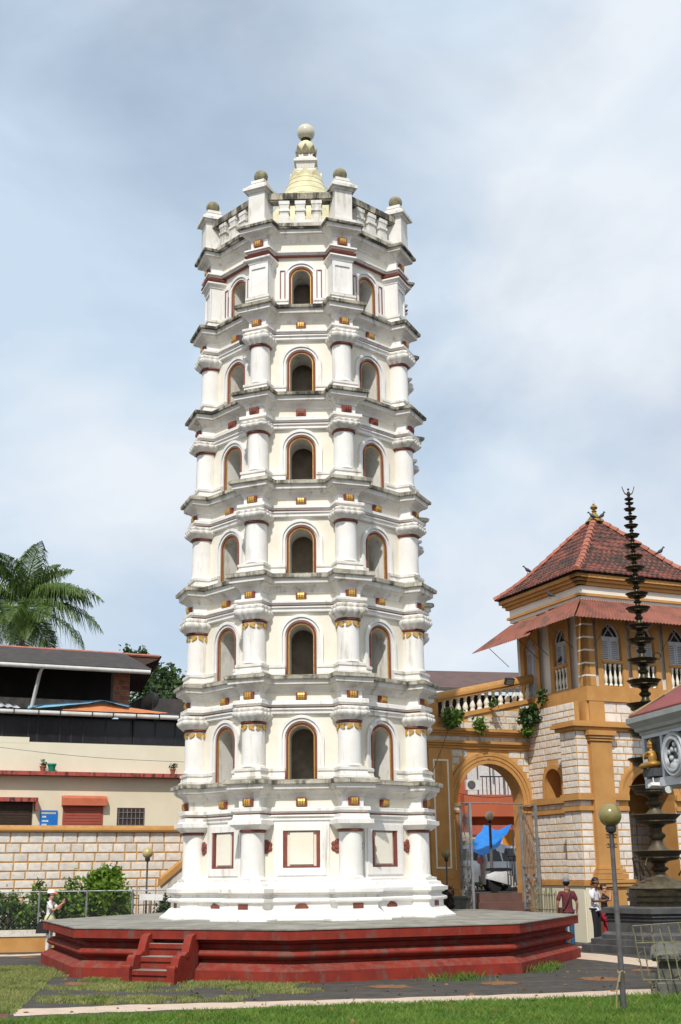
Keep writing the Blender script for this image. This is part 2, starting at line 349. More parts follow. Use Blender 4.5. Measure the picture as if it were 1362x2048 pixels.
def lay(parent, M, u0, u1, zs, bl, m, holes=None, th=.016, joint=.036, name='stone_block'):
    """queue blocks for a wall in frame M (x along, -y outwards)"""
    for k in range(len(zs) - 1):
        a, b = zs[k], zs[k + 1]; spans = [(u0, u1)]
        for h in (holes(a, b) if holes else []):
            new = []
            for p, q in spans:
                if h[1] <= p or h[0] >= q: new.append((p, q)); continue
                if h[0] > p: new.append((p, h[0]))
                if h[1] < q: new.append((h[1], q))
            spans = new
        for p, q in spans:
            if q - p < .07: continue
            u = p; first = True
            while u < q - .01:
                w = bl * R(.72, 1.28) * (.6 if first and k % 2 else 1); first = False
                if q - u - w < bl * .45: w = q - u
                BLOCKS.append((parent, M, u + w / 2, (a + b) / 2, w - joint, b - a - joint, th, m, name)); u += w
def flush_blocks(limit=300):
    by = {}; bpy.context.view_layer.update()
    for b in BLOCKS: by.setdefault((b[0], b[8]), []).append(b)
    for (par, name), L in by.items():
        def size(b):
            p = par.matrix_world @ (b[1] @ Vector((b[2], 0, b[3]))); return b[4] * b[5] / (p.y ** 2)
        L.sort(key=size, reverse=True)
        for b in L[:limit]:
            o = bpy.data.objects.new(name, block_mesh(random.randrange(4), b[7])); COL.objects.link(o); o.parent = par
            o.matrix_local = b[1] @ Matrix.Translation((b[2], -b[6] / 2 + .004, b[3])) @ Matrix.Diagonal((b[4], b[6], b[5], 1))
        if len(L) > limit:
            g = {}
            for b in L[limit:]:
                vs, fs = BLK[random.randrange(4)]; q = g.setdefault(b[7], G()); q.M = b[1] @ Matrix.Translation((b[2], -b[6] / 2 + .004, b[3])) @ Matrix.Diagonal((b[4], b[6], b[5], 1)); q.add(vs, fs)
            for m, q in g.items(): part('small_stone_blocks', q, m, par)['kind'] = 'stuff'
    BLOCKS.clear()
def leaf_mesh(name, pts, size, m, flat=.0, aspect=1.7):
    """many small folded leaves at the given points"""
    pts = np.asarray(pts); n = len(pts); d = np.random.normal(size=(n, 3)); d[:, 2] *= (1 - flat); d /= np.linalg.norm(d, axis=1)[:, None]
    e = np.random.normal(size=(n, 3)); e -= (e * d).sum(1)[:, None] * d; e /= np.linalg.norm(e, axis=1)[:, None]
    s = (size * np.random.uniform(.6, 1.35, n))[:, None]
    a = pts - d * s * aspect * .5; c = pts + d * s * aspect * .5; nrm = np.cross(d, e)
    b = pts + e * s * .5 + nrm * s * .15; f = pts - e * s * .5 + nrm * s * .15
    V = np.stack([a, b, c, f], 1).reshape(-1, 3); I = np.arange(n) * 4
    F = np.concatenate([np.stack([I, I + 1, I + 2], 1), np.stack([I, I + 2, I + 3], 1)])
    me = bpy.data.meshes.new(name); me.vertices.add(len(V)); me.vertices.foreach_set('co', V.ravel().astype(np.float32))
    me.loops.add(len(F) * 3); me.loops.foreach_set('vertex_index', F.ravel().astype(np.int32))
    me.polygons.add(len(F)); me.polygons.foreach_set('loop_start', (np.arange(len(F)) * 3).astype(np.int32))
    me.update(calc_edges=True); me.validate()
    for x in (m if isinstance(m, (list, tuple)) else [m]): me.materials.append(MATS[x])
    if isinstance(m, (list, tuple)):
        k = np.random.randint(0, len(m), n); me.polygons.foreach_set('material_index', np.concatenate([k, k]).astype(np.int32))
    return me
def clumps(c, rad, n, per, spread, shell=.55):
    out = []
    for _ in range(n):
        d = np.random.normal(size=3); d /= np.linalg.norm(d); r = np.random.uniform(shell, 1) ** .7
        p = np.array(c) + d * r * np.array(rad)
        out.append(p + np.random.normal(size=(per, 3)) * spread * np.random.uniform(.6, 1.3))
    return np.concatenate(out)
# ------------------------------------------------------------------ ground, stripes, spots
g = G(); g.add([(-3000, -60, 0), (3000, -60, 0), (3000, 5000, 0), (-3000, 5000, 0)], [(0, 1, 2, 3)])
struct('ground', g, 'yard_paving')
def stripe(far, near, z, seg=26):
    g = G(); f = [onz(*p) for p in far]; n = [onz(*p) for p in near]
    def smp(P, t):
        k = min(int(t * (len(P) - 1)), len(P) - 2); q = t * (len(P) - 1) - k; return P[k].lerp(P[k + 1], q)
    a = []; b = []
    for i in range(seg + 1):
        t = i / seg; p = smp(f, t); q = smp(n, t)
        a.append((p.x, p.y + R(-.07, .07), z)); b.append((q.x, q.y + R(-.07, .07), z))
    for i in range(seg): g.add([b[i], b[i + 1], a[i + 1], a[i]], [(0, 1, 2, 3)])
    return g
struct('painted_stripe', stripe([(22, 2019), (300, 2009), (681, 1999.5), (1000, 1990), (1301, 1978), (1420, 1972)], [(30, 2032), (300, 2022), (681, 2010.5), (1000, 2002), (1301, 1990), (1420, 1985)], .004, 60), 'stripe_paint')
struct('painted_stripe', stripe([(1130, 1903), (1200, 1908), (1326, 1923), (1400, 1933)], [(1130, 1915), (1200, 1922), (1326, 1937), (1400, 1949)], .004, 20), 'stripe_paint')
struct('painted_stripe', stripe([(-60, 1910.5), (20, 1909.5), (110, 1906.5)], [(-60, 1915), (20, 1913), (110, 1909.5)], .004, 12), 'stripe_paint')
struct('painted_stripe', stripe([(1140, 1892), (1168, 1893.5), (1230, 1896)], [(1140, 1895.5), (1168, 1897), (1230, 1900)], .004, 8), 'stripe_paint')
for x0, x1, y0, y1 in ((722, 836, 1969.5, 1978), (948, 1055, 1962, 1971), (1153, 1262, 1953, 1963), (118, 195, 1963, 1972), (28, 80, 1912, 1917), (1250, 1330, 1938, 1943)):
    g = G(); cx, cy, hx, hy = (x0 + x1) / 2, (y0 + y1) / 2, (x1 - x0) / 2, (y1 - y0) / 2
    ps = []
    for k in range(30):
        a = 2 * pi * k / 30; r = R(.72, 1.05) if k % 2 else R(.5, .95); p = onz(cx + hx * r * cos(a), cy + hy * r * sin(a)); ps.append((p.x, p.y, .005))
    g.add(ps, [tuple(range(30))]); struct('painted_spot', g, 'orange_spot')

# ------------------------------------------------------------------ octagonal platform
TC = Vector((-.874, 30.531, 0)); TROT = -radians(1.73)
plat = thing('octagonal_platform', 'low red octagonal platform with moulded sides under the white tower', 'platform', TC, TROT)
def octo(r, z, ph=0.0):
    return [(r * sin(ph + pi / 4 * k), -r * cos(ph + pi / 4 * k), z) for k in range(8)]
prof = [(6.42, 0), (6.42, .185), (6.19, .29), (6.10, .30), (6.10, .345)]
prof += [(6.13 + .17 * sin(pi * k / 8) ** .8, .345 + .185 * k / 8) for k in range(9)]
prof += [(6.10, .535), (6.10, .60), (6.22, .635), (6.22, .655), (6.27, .66), (6.27, .685), (6.41, .69), (6.41, .846)]
prof = [(r, z * 1.11) for r, z in prof]
g = G(); g.rings([octo(r, z) for r, z in prof], cap0=False, cap1=False); part('moulded_side', g, 'red_oxide', plat)
g = G(); g.rings([octo(6.43, .942), octo(6.43, .962), octo(6.35, .966), octo(3.2, 1.0)], cap0=False); part('top_slab', g, 'worn_slab', plat)
# flight of steps on the front-left face
F = Matrix.Rotation(-pi / 8, 4, 'Z') @ Matrix.Translation((-.16, -5.93, 0)) @ Matrix.Diagonal((.84, .9, 1.05, 1))   # x along the face, -y outwards
st = part('stair', (lambda q: (q.box(-.50, .50, -.72, .2, 0, .215), q.box(-.50, .50, -.40, .2, .2, .43), q.box(-.50, .50, -.08, .2, .4, .645), q)[-1])(G(F)), 'red_oxide', plat)
for k, (y, z) in enumerate(((-.72, .215), (-.40, .43), (-.08, .645))):
    q = G(F); q.box(-.49, .49, y - .035, y + .02, z - .075, z + .004); part('nosing', q, 'red_oxide', st)
    q = G(F); q.box(-.48, .48, y - .03, y + .32 if k < 2 else y + .1, z + .004, z + .012); part('tread', q, 'worn_slab', st)
for sx in (-1, 1):
    q = G(F); q.M = F @ Matrix.Translation((sx * .60, 0, 0))
    low = [(-.84, 0), (-.84, .27), (-.80, .285), (-.75, .27), (-.71, .30), (-.66, .43), (-.60, .475), (-.5, .475), (-.44, .47), (-.41, .50)]
    up = [(-.38, .47), (-.33, .455), (-.29, .50), (-.22, .66), (-.14, .79), (-.02, .83), (.12, .83), (.12, 0)]
    pl = low + up
    q.rings([[(-.10, y, z) for y, z in pl], [(.10, y, z) for y, z in pl]]); part('scrolled_cheek', q, 'red_oxide', st)
    q = G(F); q.M = F @ Matrix.Translation((sx * .60, 0, 0))
    for yy, zz, rr in ((-.35, .475, .055), (-.80, .27, .038)):
        q.rings([[(x, yy + rr * cos(a * pi / 6), zz + rr * sin(a * pi / 6)) for a in range(12)] for x in (-.115, .115)])
    part('scroll', q, 'red_oxide', st)

# ------------------------------------------------------------------ white lamp tower
tw = thing('lamp_tower', 'tall white octagonal lamp tower of seven arched storeys on the red platform', 'tower', TC, TROT)
C8, S8 = cos(pi / 8), sin(pi / 8)
def outline(a, hw, d, o, z):
    P = []
    for k in range(8):
        ph = pi / 8 + pi / 4 * k; u = (sin(ph), -cos(ph)); w = (cos(ph), sin(ph)); h = hw + o; r = min((a + o - h * S8) / C8, d + o - .01)
        for q, t in ((r, -h), (d + o, -h), (d + o, h), (r, h)): P.append((q * u[0] + t * w[0] + R(-.006, .006), q * u[1] + t * w[1] + R(-.006, .006), z + R(-.004, .004)))
    return P
def sweep(name, prof, a, hw, d, m, parent, cap=True, seg=None):
    g = G(); g.rings([outline(a, hw, d, o, z) for o, z in prof], cap0=cap, cap1=cap, segm=seg); return part(name, g, m, parent)
def piece(a, hw, d, o, z, gap):          # moulding round one corner only, stopping at the niches
    ph = pi / 8; u = (sin(ph), -cos(ph)); w = (cos(ph), sin(ph)); h = hw + o; r = min((a + o - h * S8) / C8, d + o - .01)
    P = [(q * u[0] + t * w[0], q * u[1] + t * w[1], z) for q, t in ((r, -h), (d + o, -h), (d + o, h), (r, h))]
    f0 = (gap, -(a + o), z); x, y = -gap, -(a + o); c, s = cos(pi / 4), sin(pi / 4)
    f1 = (x * c - y * s, x * s + y * c, z)
    b0 = (gap, -(a - .3), z); x, y = -gap, -(a - .3); b1 = (x * c - y * s, x * s + y * c, z)
    return [b0, f0] + P + [f1, b1]
def eight(name, g, m, parent, smooth=None, ph=0.0, only=range(8)):
    for me in [q.mesh(name, m, smooth) for q in (g.pieces() if name in SPLIT else [g])]:
        for k in only: part(name, me, m, parent, rz=ph + pi / 4 * k)
def bracket(M):
    g = G(M); g.box(-.12, .12, -.085, .02, -.08, .08, 0)
    for x in (-.055, 0, .055):
        g.rings([[(x - .021, -.085 - p, z), (x + .021, -.085 - p, z)] + [(x + .021, -.08, z), (x - .021, -.08, z)] for z, p in ((-.075, .006), (-.03, .03), (.03, .03), (.075, .012))], mi=1)
    return g
def capital(R_, z0, z1, hw):
    g = G(Matrix.Rotation(pi / 8, 4, 'Z') @ Matrix.Translation((0, -R_, 0))); rs = []; h = z1 - z0
    for t, s, lob in ((0, .72, 0), (.10, .76, .02), (.30, .93, .07), (.50, 1.02, .09), (.66, 1.0, .09), (.71, .93, .04), (.75, .96, .08), (.92, .98, .08), (1, .93, .03)):
        ring = []
        for i in range(80):
            a = 2 * pi * i / 80; r = 1 / (abs(cos(a)) ** 8 + abs(sin(a)) ** 8) ** .125
            r *= hw * s * (1 + lob * (abs(sin(8 * a)) - .6)); ring.append((r * cos(a), r * sin(a), z0 + h * t))
        rs.append(ring)
    g.rings(rs); return g
LV = [  # floor, niche top, red line, band top, frieze top, drip bottom, drip top, column radius, ring height
    (1.00, 0, 3.245, 3.39, 3.60, 3.82, 4.00, 2.85, 2.88), (4.00, 5.22, 5.62, 5.78, 5.96, 6.20, 6.35, 2.86, 5.27),
    (6.35, 7.57, 8.00, 8.13, 8.31, 8.55, 8.75, 2.86, 7.62), (8.75, 9.91, 10.34, 10.48, 10.67, 10.87, 11.08, 2.80, 10.025),
    (11.08, 12.23, 12.62, 12.77, 12.99, 13.15, 13.39, 2.745, 12.33), (13.39, 14.54, 15.03, 15.16, 15.37, 15.54, 15.79, 2.67, 14.67),
    (15.79, 16.90, 17.28, 17.40, 17.68, 17.80, 18.05, 2.61, 16.95)]
tone2 = lambda i: 1 if i % 4 == 3 else 0
for k, (f, nt, red, bt, ft, db, dt, Rc, rg) in enumerate(LV):
    s = Rc / 2.85; a, hw, d = 2.59 * s, .25 * (1 if k < 5 else .96), 3.04 * s; wa = a - .03
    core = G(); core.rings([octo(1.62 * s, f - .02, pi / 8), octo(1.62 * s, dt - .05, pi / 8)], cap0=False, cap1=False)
    sto = part('storey', core, 'niche_brown_plaster', tw)
    # walls with niches
    W2 = wa * tan(pi / 8)
    fl = .0
    if k == 0:
        g = G(); g.box(-W2, W2, -wa, -wa + .5, f, red, 0)
        eight('wall', g, ['cream_wash'], sto)
        g = G(); y = -wa
        for hwf, zb, zt, p in ((.62, 1.86, 3.10, .05), (.555, 1.93, 3.03, .075)):
            for b in ((-hwf, -hwf + .14, zb, zt), (hwf - .14, hwf, zb, zt), (-hwf + .14, hwf - .14, zt - .14, zt), (-hwf + .14, hwf - .14, zb, zb + .16)):
                g.box(b[0], b[1], y - p, y + .01, b[2], b[3])
        eight('white_frame', g, ['white_fresh'], sto)
        g = G()
        for b in ((-.40, -.33, 2.06, 2.95), (.33, .40, 2.06, 2.95), (-.33, .33, 2.06, 2.13), (-.33, .33, 2.88, 2.95)): g.box(b[0], b[1], y - .06, y + .01, b[2], b[3])
        eight('red_frame', g, ['maroon_trim'], sto)
        g = G(); g.rings([[(x * q, y - p, 2.505 + z * q2) for x, z in ((-.26, -.34), (.26, -.34), (.26, .34), (-.26, .34))] for q, q2, p in ((1.03, 1.03, 0), (1, 1, .045))], cap0=False)
        eight('raised_panel', g, ['cream_wash'], sto)
        g = G()
        for sx in (-1, 1):
            cx, cz = sx * .79, 2.55
            g.rings([[(cx + .05 * cos(t * pi / 5), y - p, cz + .05 * sin(t * pi / 5)) for t in range(10)] for p in (0, .05)], cap0=False)
            for q in range(6):
                t = q * pi / 3 + pi / 6; px, pz = cx + .085 * cos(t), cz + .095 * sin(t)
                g.rings([[(px + r * cos(w * pi / 5), y - p, pz + r * sin(w * pi / 5)) for w in range(10)] for r, p in ((.062, 0), (.055, .025), (.03, .038))], cap0=False)
        eight('flower_boss', g, ['maroon_trim'], sto)
        # plinth
        pr = [(.44, .93), (.44, 1.03), (.39, 1.07), (.32, 1.13), (.245, 1.22), (.22, 1.24), (.22, 1.355), (.26, 1.365), (.29, 1.385), (.29, 1.43), (.26, 1.45), (.20, 1.465), (.19, 1.52), (.25, 1.545), (.26, 1.565), (.31, 1.575), (.31, 1.655), (.25, 1.67), (.20, 1.70), (.18, 1.765), (.13, 1.775), (.11, 1.80), (.11, 1.85), (.04, 1.865)]
        sweep('plinth', pr, a, hw, d, 'white_fresh', sto)
        pts = [(-.155, 0), (-.15, .06), (-.11, .10), (-.05, .122), (.03, .12), (.10, .105), (.15, .06), (.155, 0)]
        for q in range(8):
            ang = pi / 4 * q; wob = [(x * R(.85, 1.1), z * R(.8, 1.1)) for x, z in pts]
            gg = G(); gg.prism([(x, 1.225 + z) for x, z in wob], -(a + .235), -(a + .15)); part('red_patch', gg, 'maroon_trim', sto, rz=ang)
            gg = G(); gg.prism([(x * .8, 1.235 + z * .9) for x, z in [(-.15, 0), (-.15, .12), (.02, .12), (.15, .12), (.15, 0)]], -(d + .235), -(d + .15)); part('red_patch', gg, 'maroon_trim', sto, rz=ang + pi / 8)
    else:
        hwn = .28 if k < 6 else .235; zs = nt - hwn
        g = G(); arch_face(g, -W2, W2, f - .02, red, 0, hwn, f + .01, zs, .72, mi=0, mj=1, y=-wa)
        eight('wall', g, ['cream_wash', 'white_lime'], sto)
        g = G(); arch_band(g, 0, hwn, f + .02, zs, [(.10, -.01), (.10, .045), (.15, .045), (.15, .03), (.165, .03), (.165, .075), (.235, .075), (.235, -.01)], y=-wa)
        eight('archivolt', g, ['white_fresh'], sto, 35)
        g = G(); arch_band(g, 0, hwn, f + .02, zs, [(.022, -.01), (.022, .03), (.035, .042), (.055, .045), (.07, .035), (.075, -.01)], mi=0, y=-wa)
        arch_band(g, 0, hwn, f + .02, zs, [(.0, -.01), (.0, .018), (.02, .018), (.02, -.01)], mi=1, y=-wa)
        eight('red_arch_trim', g, ['maroon_trim', 'gold_paint'], sto, 35)
        if k == 6:
            g = G()
            for sx in (-1, 1):
                for b in ((-.07, -.045), (.045, .07)): g.box(sx * .47 + b[0], sx * .47 + b[1], -wa - .08, -wa - .06, f + .12, nt - .03)
                g.box(sx * .47 - .045, sx * .47 + .045, -wa - .08, -wa - .06, nt - .055, nt - .03); g.box(sx * .47 - .045, sx * .47 + .045, -wa - .08, -wa - .06, f + .12, f + .14)
            eight('side_panel_trim', g, ['maroon_trim'], sto)
            g = G()
            for sx in (-1, 1): g.box(sx * .47 - .16, sx * .47 + .16, -wa - .062, -wa + .01, f, nt + .06)
            eight('side_panel', g, ['white_fresh'], sto)
        # base course broken by the niches
        bp = [(.13, f - .01), (.13, f + .06), (.09, f + .085), (.075, f + .17), (.10, f + .19), (.10, f + .25), (.03, f + .275)]
        g = G(); g.rings([piece(a, hw, d, o, z, hwn + .09) for o, z in bp]); eight('base_moulding', g, ['white_lime'], sto)
    # corner columns
    if k < 6:
        cz = 1.86 if k == 0 else f + .27; g = G(Matrix.Rotation(pi / 8, 4, 'Z') @ Matrix.Translation((0, -Rc, 0))); r = .262 * s
        g.lathe([(r + .03, cz), (r + .03, cz + .03), (r + .005, cz + .05), (r, cz + .5), (r * .985, rg - .05), (r * .985, rg - .015)], 28); eight('column', g, ['white_fresh'], sto, 40)
        g = G(Matrix.Rotation(pi / 8, 4, 'Z') @ Matrix.Translation((0, -Rc, 0)))
        g.lathe([(r * .98, rg - .035)] + [(r * .99 + .045 * sin(pi * q / 6), rg - .035 + .07 * q / 6) for q in range(7)], 28); eight('red_collar', g, ['maroon_trim'], sto, 60)
        if k in (1, 2):
            g = G(Matrix.Rotation(pi / 8, 4, 'Z') @ Matrix.Translation((0, -Rc, 0))); n = 64
            def wav(i, j): return .045 * abs(sin(i * 2 * pi / n * 4)) * j
            for lb_ in range(10):
                a0 = 2 * pi * lb_ / 10; sg = 1 if lb_ % 2 else -1; pr2 = [(-.24, .0), (-.05, .012), (.16, .0), (.27, .03), (.2, .075), (.06, .10), (-.1, .125), (-.25, .11), (-.15, .06)]
                g.rings([[((r + q) * cos(a0 + sg * t), (r + q) * sin(a0 + sg * t), rg - .05 - zz) for t, zz in pr2] for q in (0, .028)], cap0=False)
            eight('gilded_band', g, ['gold_paint'], sto, 50)
        if k == 0:
            g = G(Matrix.Rotation(pi / 8, 4, 'Z') @ Matrix.Translation((0, -Rc + .03, 0)))
            for z0, z1, h0, h1 in ((2.915, 2.935, .30, .30), (2.935, 3.02, .30, .40), (3.02, 3.115, .42, .42), (3.115, 3.15, .37, .34), (3.15, 3.235, .34, .34)):
                g.rings([[(-h, -h, z), (h, -h, z), (h, h, z), (-h, h, z)] for h, z in ((h0, z0), (h1, z1))])
            eight('capital', g, ['white_fresh'], sto)
        else:
            eight('capital', capital(Rc + .02, rg + .03, red - .02, .385 * s), ['white_lime'], sto, 50)
    else:
        M = Matrix.Rotation(pi / 8, 4, 'Z') @ Matrix.Translation((0, -d, 0)); g = G(M); h = .27
        g.box(-h, h, 0, .5, f + .2, 17.02)
        for b in ((-h, -h + .07, f + .3, 17.0), (h - .07, h, f + .3, 17.0), (-h + .07, h - .07, 16.86, 17.0), (-h + .07, h - .07, f + .3, f + .42)): g.box(b[0], b[1], -.03, .01, b[2], b[3])
        eight('pier', g, ['white_fresh'], sto)
        sweep('pier_capital', [(.03, 16.98), (.05, 17.0), (.05, 17.05), (.10, 17.09), (.12, 17.10), (.12, 17.14), (.07, 17.15), (.07, 17.17)], a - .5, hw, d, 'white_fresh', sto)
        sweep('red_torus', [(.09, 17.175), (.12, 17.19), (.13, 17.215), (.11, 17.24), (.09, 17.25)], a - .5, hw, d, 'maroon_trim', sto)
    # entablature
    if k < 6: sweep('architrave', [(.02, red - .15), (.05, red - .13), (.05, red - .06), (.085, red - .045), (.085, red - .014)], a, hw - .06, d - .1, 'white_fresh', sto)
    sweep('red_fillet', [(.06, red - .013), (.06, red + .016)], a, hw, d, 'maroon_trim', sto)
    sweep('band', [(.055, red + .017), (.075, red + .04), (.075, red + .055), (.125, red + .065), (.125, bt - .012), (.105, bt), (0, bt + .004)], a, hw, d, 'white_fresh', sto)
    sweep('frieze', [(0, bt + .003), (0, ft + .003)], a, hw, d, ['white_fresh', 'cream_wash'], sto, seg=tone2)
    h = dt - ft
    sweep('cornice', [(.012, ft), (.03, ft + .012), (.035, ft + h * .10), (.06, ft + h * .22), (.11, ft + h * .33), (.165, ft + h * .39), (.175, ft + h * .40), (.175, ft + h * .44), (.205, ft + h * .46), (.215, ft + h * .48), (.22, ft + h * .70), (.235, ft + h * .725)], a, hw, d, 'white_lime', sto)
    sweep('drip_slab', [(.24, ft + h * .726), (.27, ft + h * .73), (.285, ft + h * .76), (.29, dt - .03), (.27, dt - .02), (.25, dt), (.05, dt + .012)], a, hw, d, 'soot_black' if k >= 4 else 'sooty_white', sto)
    zb = (bt + ft) / 2 + .005
    bm = bracket(Matrix.Translation((0, -a, zb)))
    if k != 6: eight('bracket', bm, ['maroon_trim', 'maroon_trim' if k == 4 else 'gold_paint'], sto)
    eight('bracket', bracket(Matrix.Translation((0, -d, zb))), ['maroon_trim', 'maroon_trim' if k == 4 else 'gold_paint'], sto, ph=pi / 8)
# roof parapet
rt = part('roof_terrace', (lambda q: (q.rings([octo(2.9, 18.0, pi / 8), octo(2.9, 18.10, pi / 8)]), q)[-1])(G()), 'sooty_white', tw)
Rp = 2.72
g = G(Matrix.Rotation(pi / 8, 4, 'Z') @ Matrix.Translation((0, -Rp, 0)))
for z0, z1, h0, h1 in ((18.03, 18.12, .31, .31), (18.12, 18.16, .31, .25), (18.16, 18.98, .235, .235), (18.98, 19.04, .26, .30), (19.04, 19.12, .35, .35), (19.12, 19.30, .33, .17), (19.30, 19.38, .19, .19), (19.38, 19.42, .16, .13)):
    g.rings([[(-h, -h, z), (h, -h, z), (h, h, z), (-h, h, z)] for h, z in ((h0, z0), (h1, z1))])
eight('corner_post', g, ['white_lime'], rt)
g = G(Matrix.Rotation(pi / 8, 4, 'Z') @ Matrix.Translation((0, -Rp, 0))); g.sphere((0, 0, 19.56), .185, 18, 12); eight('ball_finial', g, ['mossy_ball'], rt, 60)
ap = Rp * C8; hl = Rp * S8
g = G(); g.box(-hl + .16, hl - .16, -ap - .15, -ap + .15, 18.80, 18.98); g.box(-hl + .16, hl - .16, -ap - .12, -ap + .12, 18.76, 18.80); eight('parapet_rail', g, ['soot_black'], rt)
g = G(); g.box(-hl + .16, hl - .16, -ap - .13, -ap + .13, 18.05, 18.20); eight('parapet_sill', g, ['white_lime'], rt)
g = G()
for z0, z1, h0, h1 in ((18.20, 18.36, .125, .125), (18.36, 18.46, .10, .12), (18.46, 18.53, .14, .14), (18.53, 18.66, .11, .13), (18.66, 18.76, .14, .14)):
    g.rings([[(-h, -h - ap, z), (h, -h - ap, z), (h, h - ap, z), (-h, h - ap, z)] for h, z in ((h0, z0), (h1, z1))])
me = g.mesh('baluster', ['white_lime'])
for k in range(8):
    for x in (-.42, 0, .42):
        o = part('baluster', me, None, rt); o.matrix_local = Matrix.Rotation(pi / 4 * k, 4, 'Z') @ Matrix.Translation((x, 0, 0))
# dome and crowning lamp
g = G(); DP = [(1.5, 18.05), (1.5, 18.5), (1.35, 18.9), (1.15, 19.4), (.95, 19.85), (.78, 20.2), (.66, 20.45), (.56, 20.68), (.48, 20.88), (.42, 21.1)]; g.lathe(DP + [(.3, 21.12)], 32)
dm = part('dome', g, 'yellowed_plaster', tw, 50)
for r, z in DP[4:9]:
    g = G(); g.lathe([(r, z - .05), (r + .028, z - .04), (r + .012, z), (r - .03, z + .01)], 32); part('dome_band', g, 'yellowed_plaster', dm, 40)
g = G(Matrix.Rotation(pi / 4 * .5, 4, 'Z'))
for q in range(8):
    g.M = Matrix.Rotation(pi / 4 * q, 4, 'Z')
    g.rings([[(x * w, -y, 20.88 + z) for x, z in ((-.17, 0), (.17, 0), (.16, .12), (.07, .20), (0, .34), (-.07, .20), (-.16, .12))] for w, y in ((1, .40), (1.04, .455))])
part('petal_crown', g, 'yellowed_plaster', dm)
g = G()
for z0, z1, h0, h1 in ((21.0, 21.16, .26, .26), (21.16, 21.20, .29, .29), (21.20, 21.26, .27, .24), (21.26, 21.45, .25, .28), (21.45, 21.52, .33, .33), (21.52, 21.62, .30, .24), (21.62, 21.74, .2, .2)):
    g.rings([[(-h, -h, z), (h, -h, z), (h, h, z), (-h, h, z)] for h, z in ((h0, z0), (h1, z1))])
part('square_neck', g, 'white_lime', tw)
g = G(); g.lathe([(.16, 21.72), (.24, 21.80), (.28, 21.93), (.27, 22.05), (.21, 22.17), (.12, 22.25), (.05, 22.28)], 24); lb = part('lotus_bud', g, 'yellowed_plaster', tw, 60)
g = G()
for q in range(8):
    g.M = Matrix.Rotation(pi / 4 * q, 4, 'Z')
    g.rings([[(x * .6 * w, -y - z * .2, 21.74 + z) for x, z in ((-.12, 0), (.12, 0), (.15, .14), (0, .28), (-.15, .14))] for w, y in ((1, .245), (.9, .27))])
part('bud_petals', g, 'mossy_ball', lb)
g = G(); g.sphere((0, 0, 22.56), .262, 24, 16); gl = part('globe_lamp', g, 'lamp_globe', tw, 60)
g = G(); g.lathe([(.03, 22.24), (.05, 22.30), (.13, 22.31), (.155, 22.36), (.14, 22.40)], 20); part('lamp_holder', g, 'iron_black', gl, 40)
# small flood lamp clamped on the cornice, left side
g = G(Matrix.Translation(Vector((-1.45, -2.35, 14.9)))); g.box(-.12, .12, -.1, .1, 0, .17); g.tube([(0, .1, .08), (.1, .35, .12)], .025); part('flood_lamp', g, 'plastic_black', tw)
# ------------------------------------------------------------------ temple gatehouse (right)
GR = radians(24); A0 = Vector((6.85, 36.1, 0))
gh = thing('gatehouse', 'ochre and white two storey gatehouse with pyramid tiled roof at the right', 'building', A0, GR)
FLt = Matrix.Rotation(-pi / 2, 4, 'Z')               # frame of the left side: x = toward viewer, -y = outwards
LW = Matrix.Translation((.6, 0, 0)) @ FLt            # main left wall plane
AC, AH, AS = 2.56, .85, 3.94
g = G(); arch_face(g, .0, 6.2, 0, 6.0, AC, AH, 0, AS, .7, mi=0, mj=1)
g.add([(0, 0, 0), (0, .81, 0), (0, .81, 6.0), (0, 0, 6.0)], [(0, 1, 2, 3)], 0); g.add([(0, .81, 0), (.6, .81, 0), (.6, .81, 6.0), (0, .81, 6.0)], [(0, 1, 2, 3)], 0)
g.M = LW; arch_face(g, -4.15, -.6, 0, 6.9, -2.2, .47, 3.98, 4.52, .55, mi=0, mj=1)
g.add([(-2.7, .55, 3.9), (-1.7, .55, 3.9), (-1.7, .55, 5.1), (-2.7, .55, 5.1)], [(0, 1, 2, 3)], 1)
g.M = Matrix.Identity(4); g.add([(6.2, 0, 0), (6.2, 4.15, 0), (6.2, 4.15, 6.9), (6.2, 0, 6.9)], [(0, 1, 2, 3)]); g.add([(0, 0, 6.0), (6.2, 0, 6.0), (6.2, .5, 6.0), (0, .81, 6.0)], [(0, 1, 2, 3)]); g.add([(.6, 4.15, 0), (6.2, 4.15, 0), (6.2, 4.15, 6.9), (.6, 4.15, 6.9)], [(0, 1, 2, 3)])
part('wall', g, ['ochre_joint', 'ochre_wash'], gh)
# the porch seen through the front arch
g = G(); g.add([(1.2, 2.2, 0), (4.2, 2.2, 0), (4.2, 2.2, 5.2), (1.2, 2.2, 5.2)], [(0, 1, 2, 3)]); g.add([(1.2, .7, 0), (1.2, 2.2, 0), (1.2, 2.2, 5.2), (1.2, .7, 5.2)], [(0, 1, 2, 3)]); g.add([(4.2, .7, 0), (4.2, 2.2, 0), (4.2, 2.2, 5.2), (4.2, .7, 5.2)], [(0, 1, 2, 3)]); g.add([(1.2, .7, 5.2), (4.2, .7, 5.2), (4.2, 2.2, 5.2), (1.2, 2.2, 5.2)], [(0, 1, 2, 3)])
g.add([(1.2, .69, 4.0), (1.72, .69, 4.0), (1.72, .69, 5.2), (1.2, .69, 5.2)], [(0, 1, 2, 3)])
pr_ = part('porch', g, 'ochre_joint', gh)
gr_ = G(); [gr_.tube([(1.72 + .10 * i, .25, .2), (1.72 + .10 * i, .25, 3.6)], .012, 4) for i in range(5)]
[gr_.tube([(1.72, .25, z), (2.12, .25, z)], .016, 4) for z in (.3, 1.2, 2.2, 3.5)]; part('folded_grille', gr_, 'iron_grey', pr_)
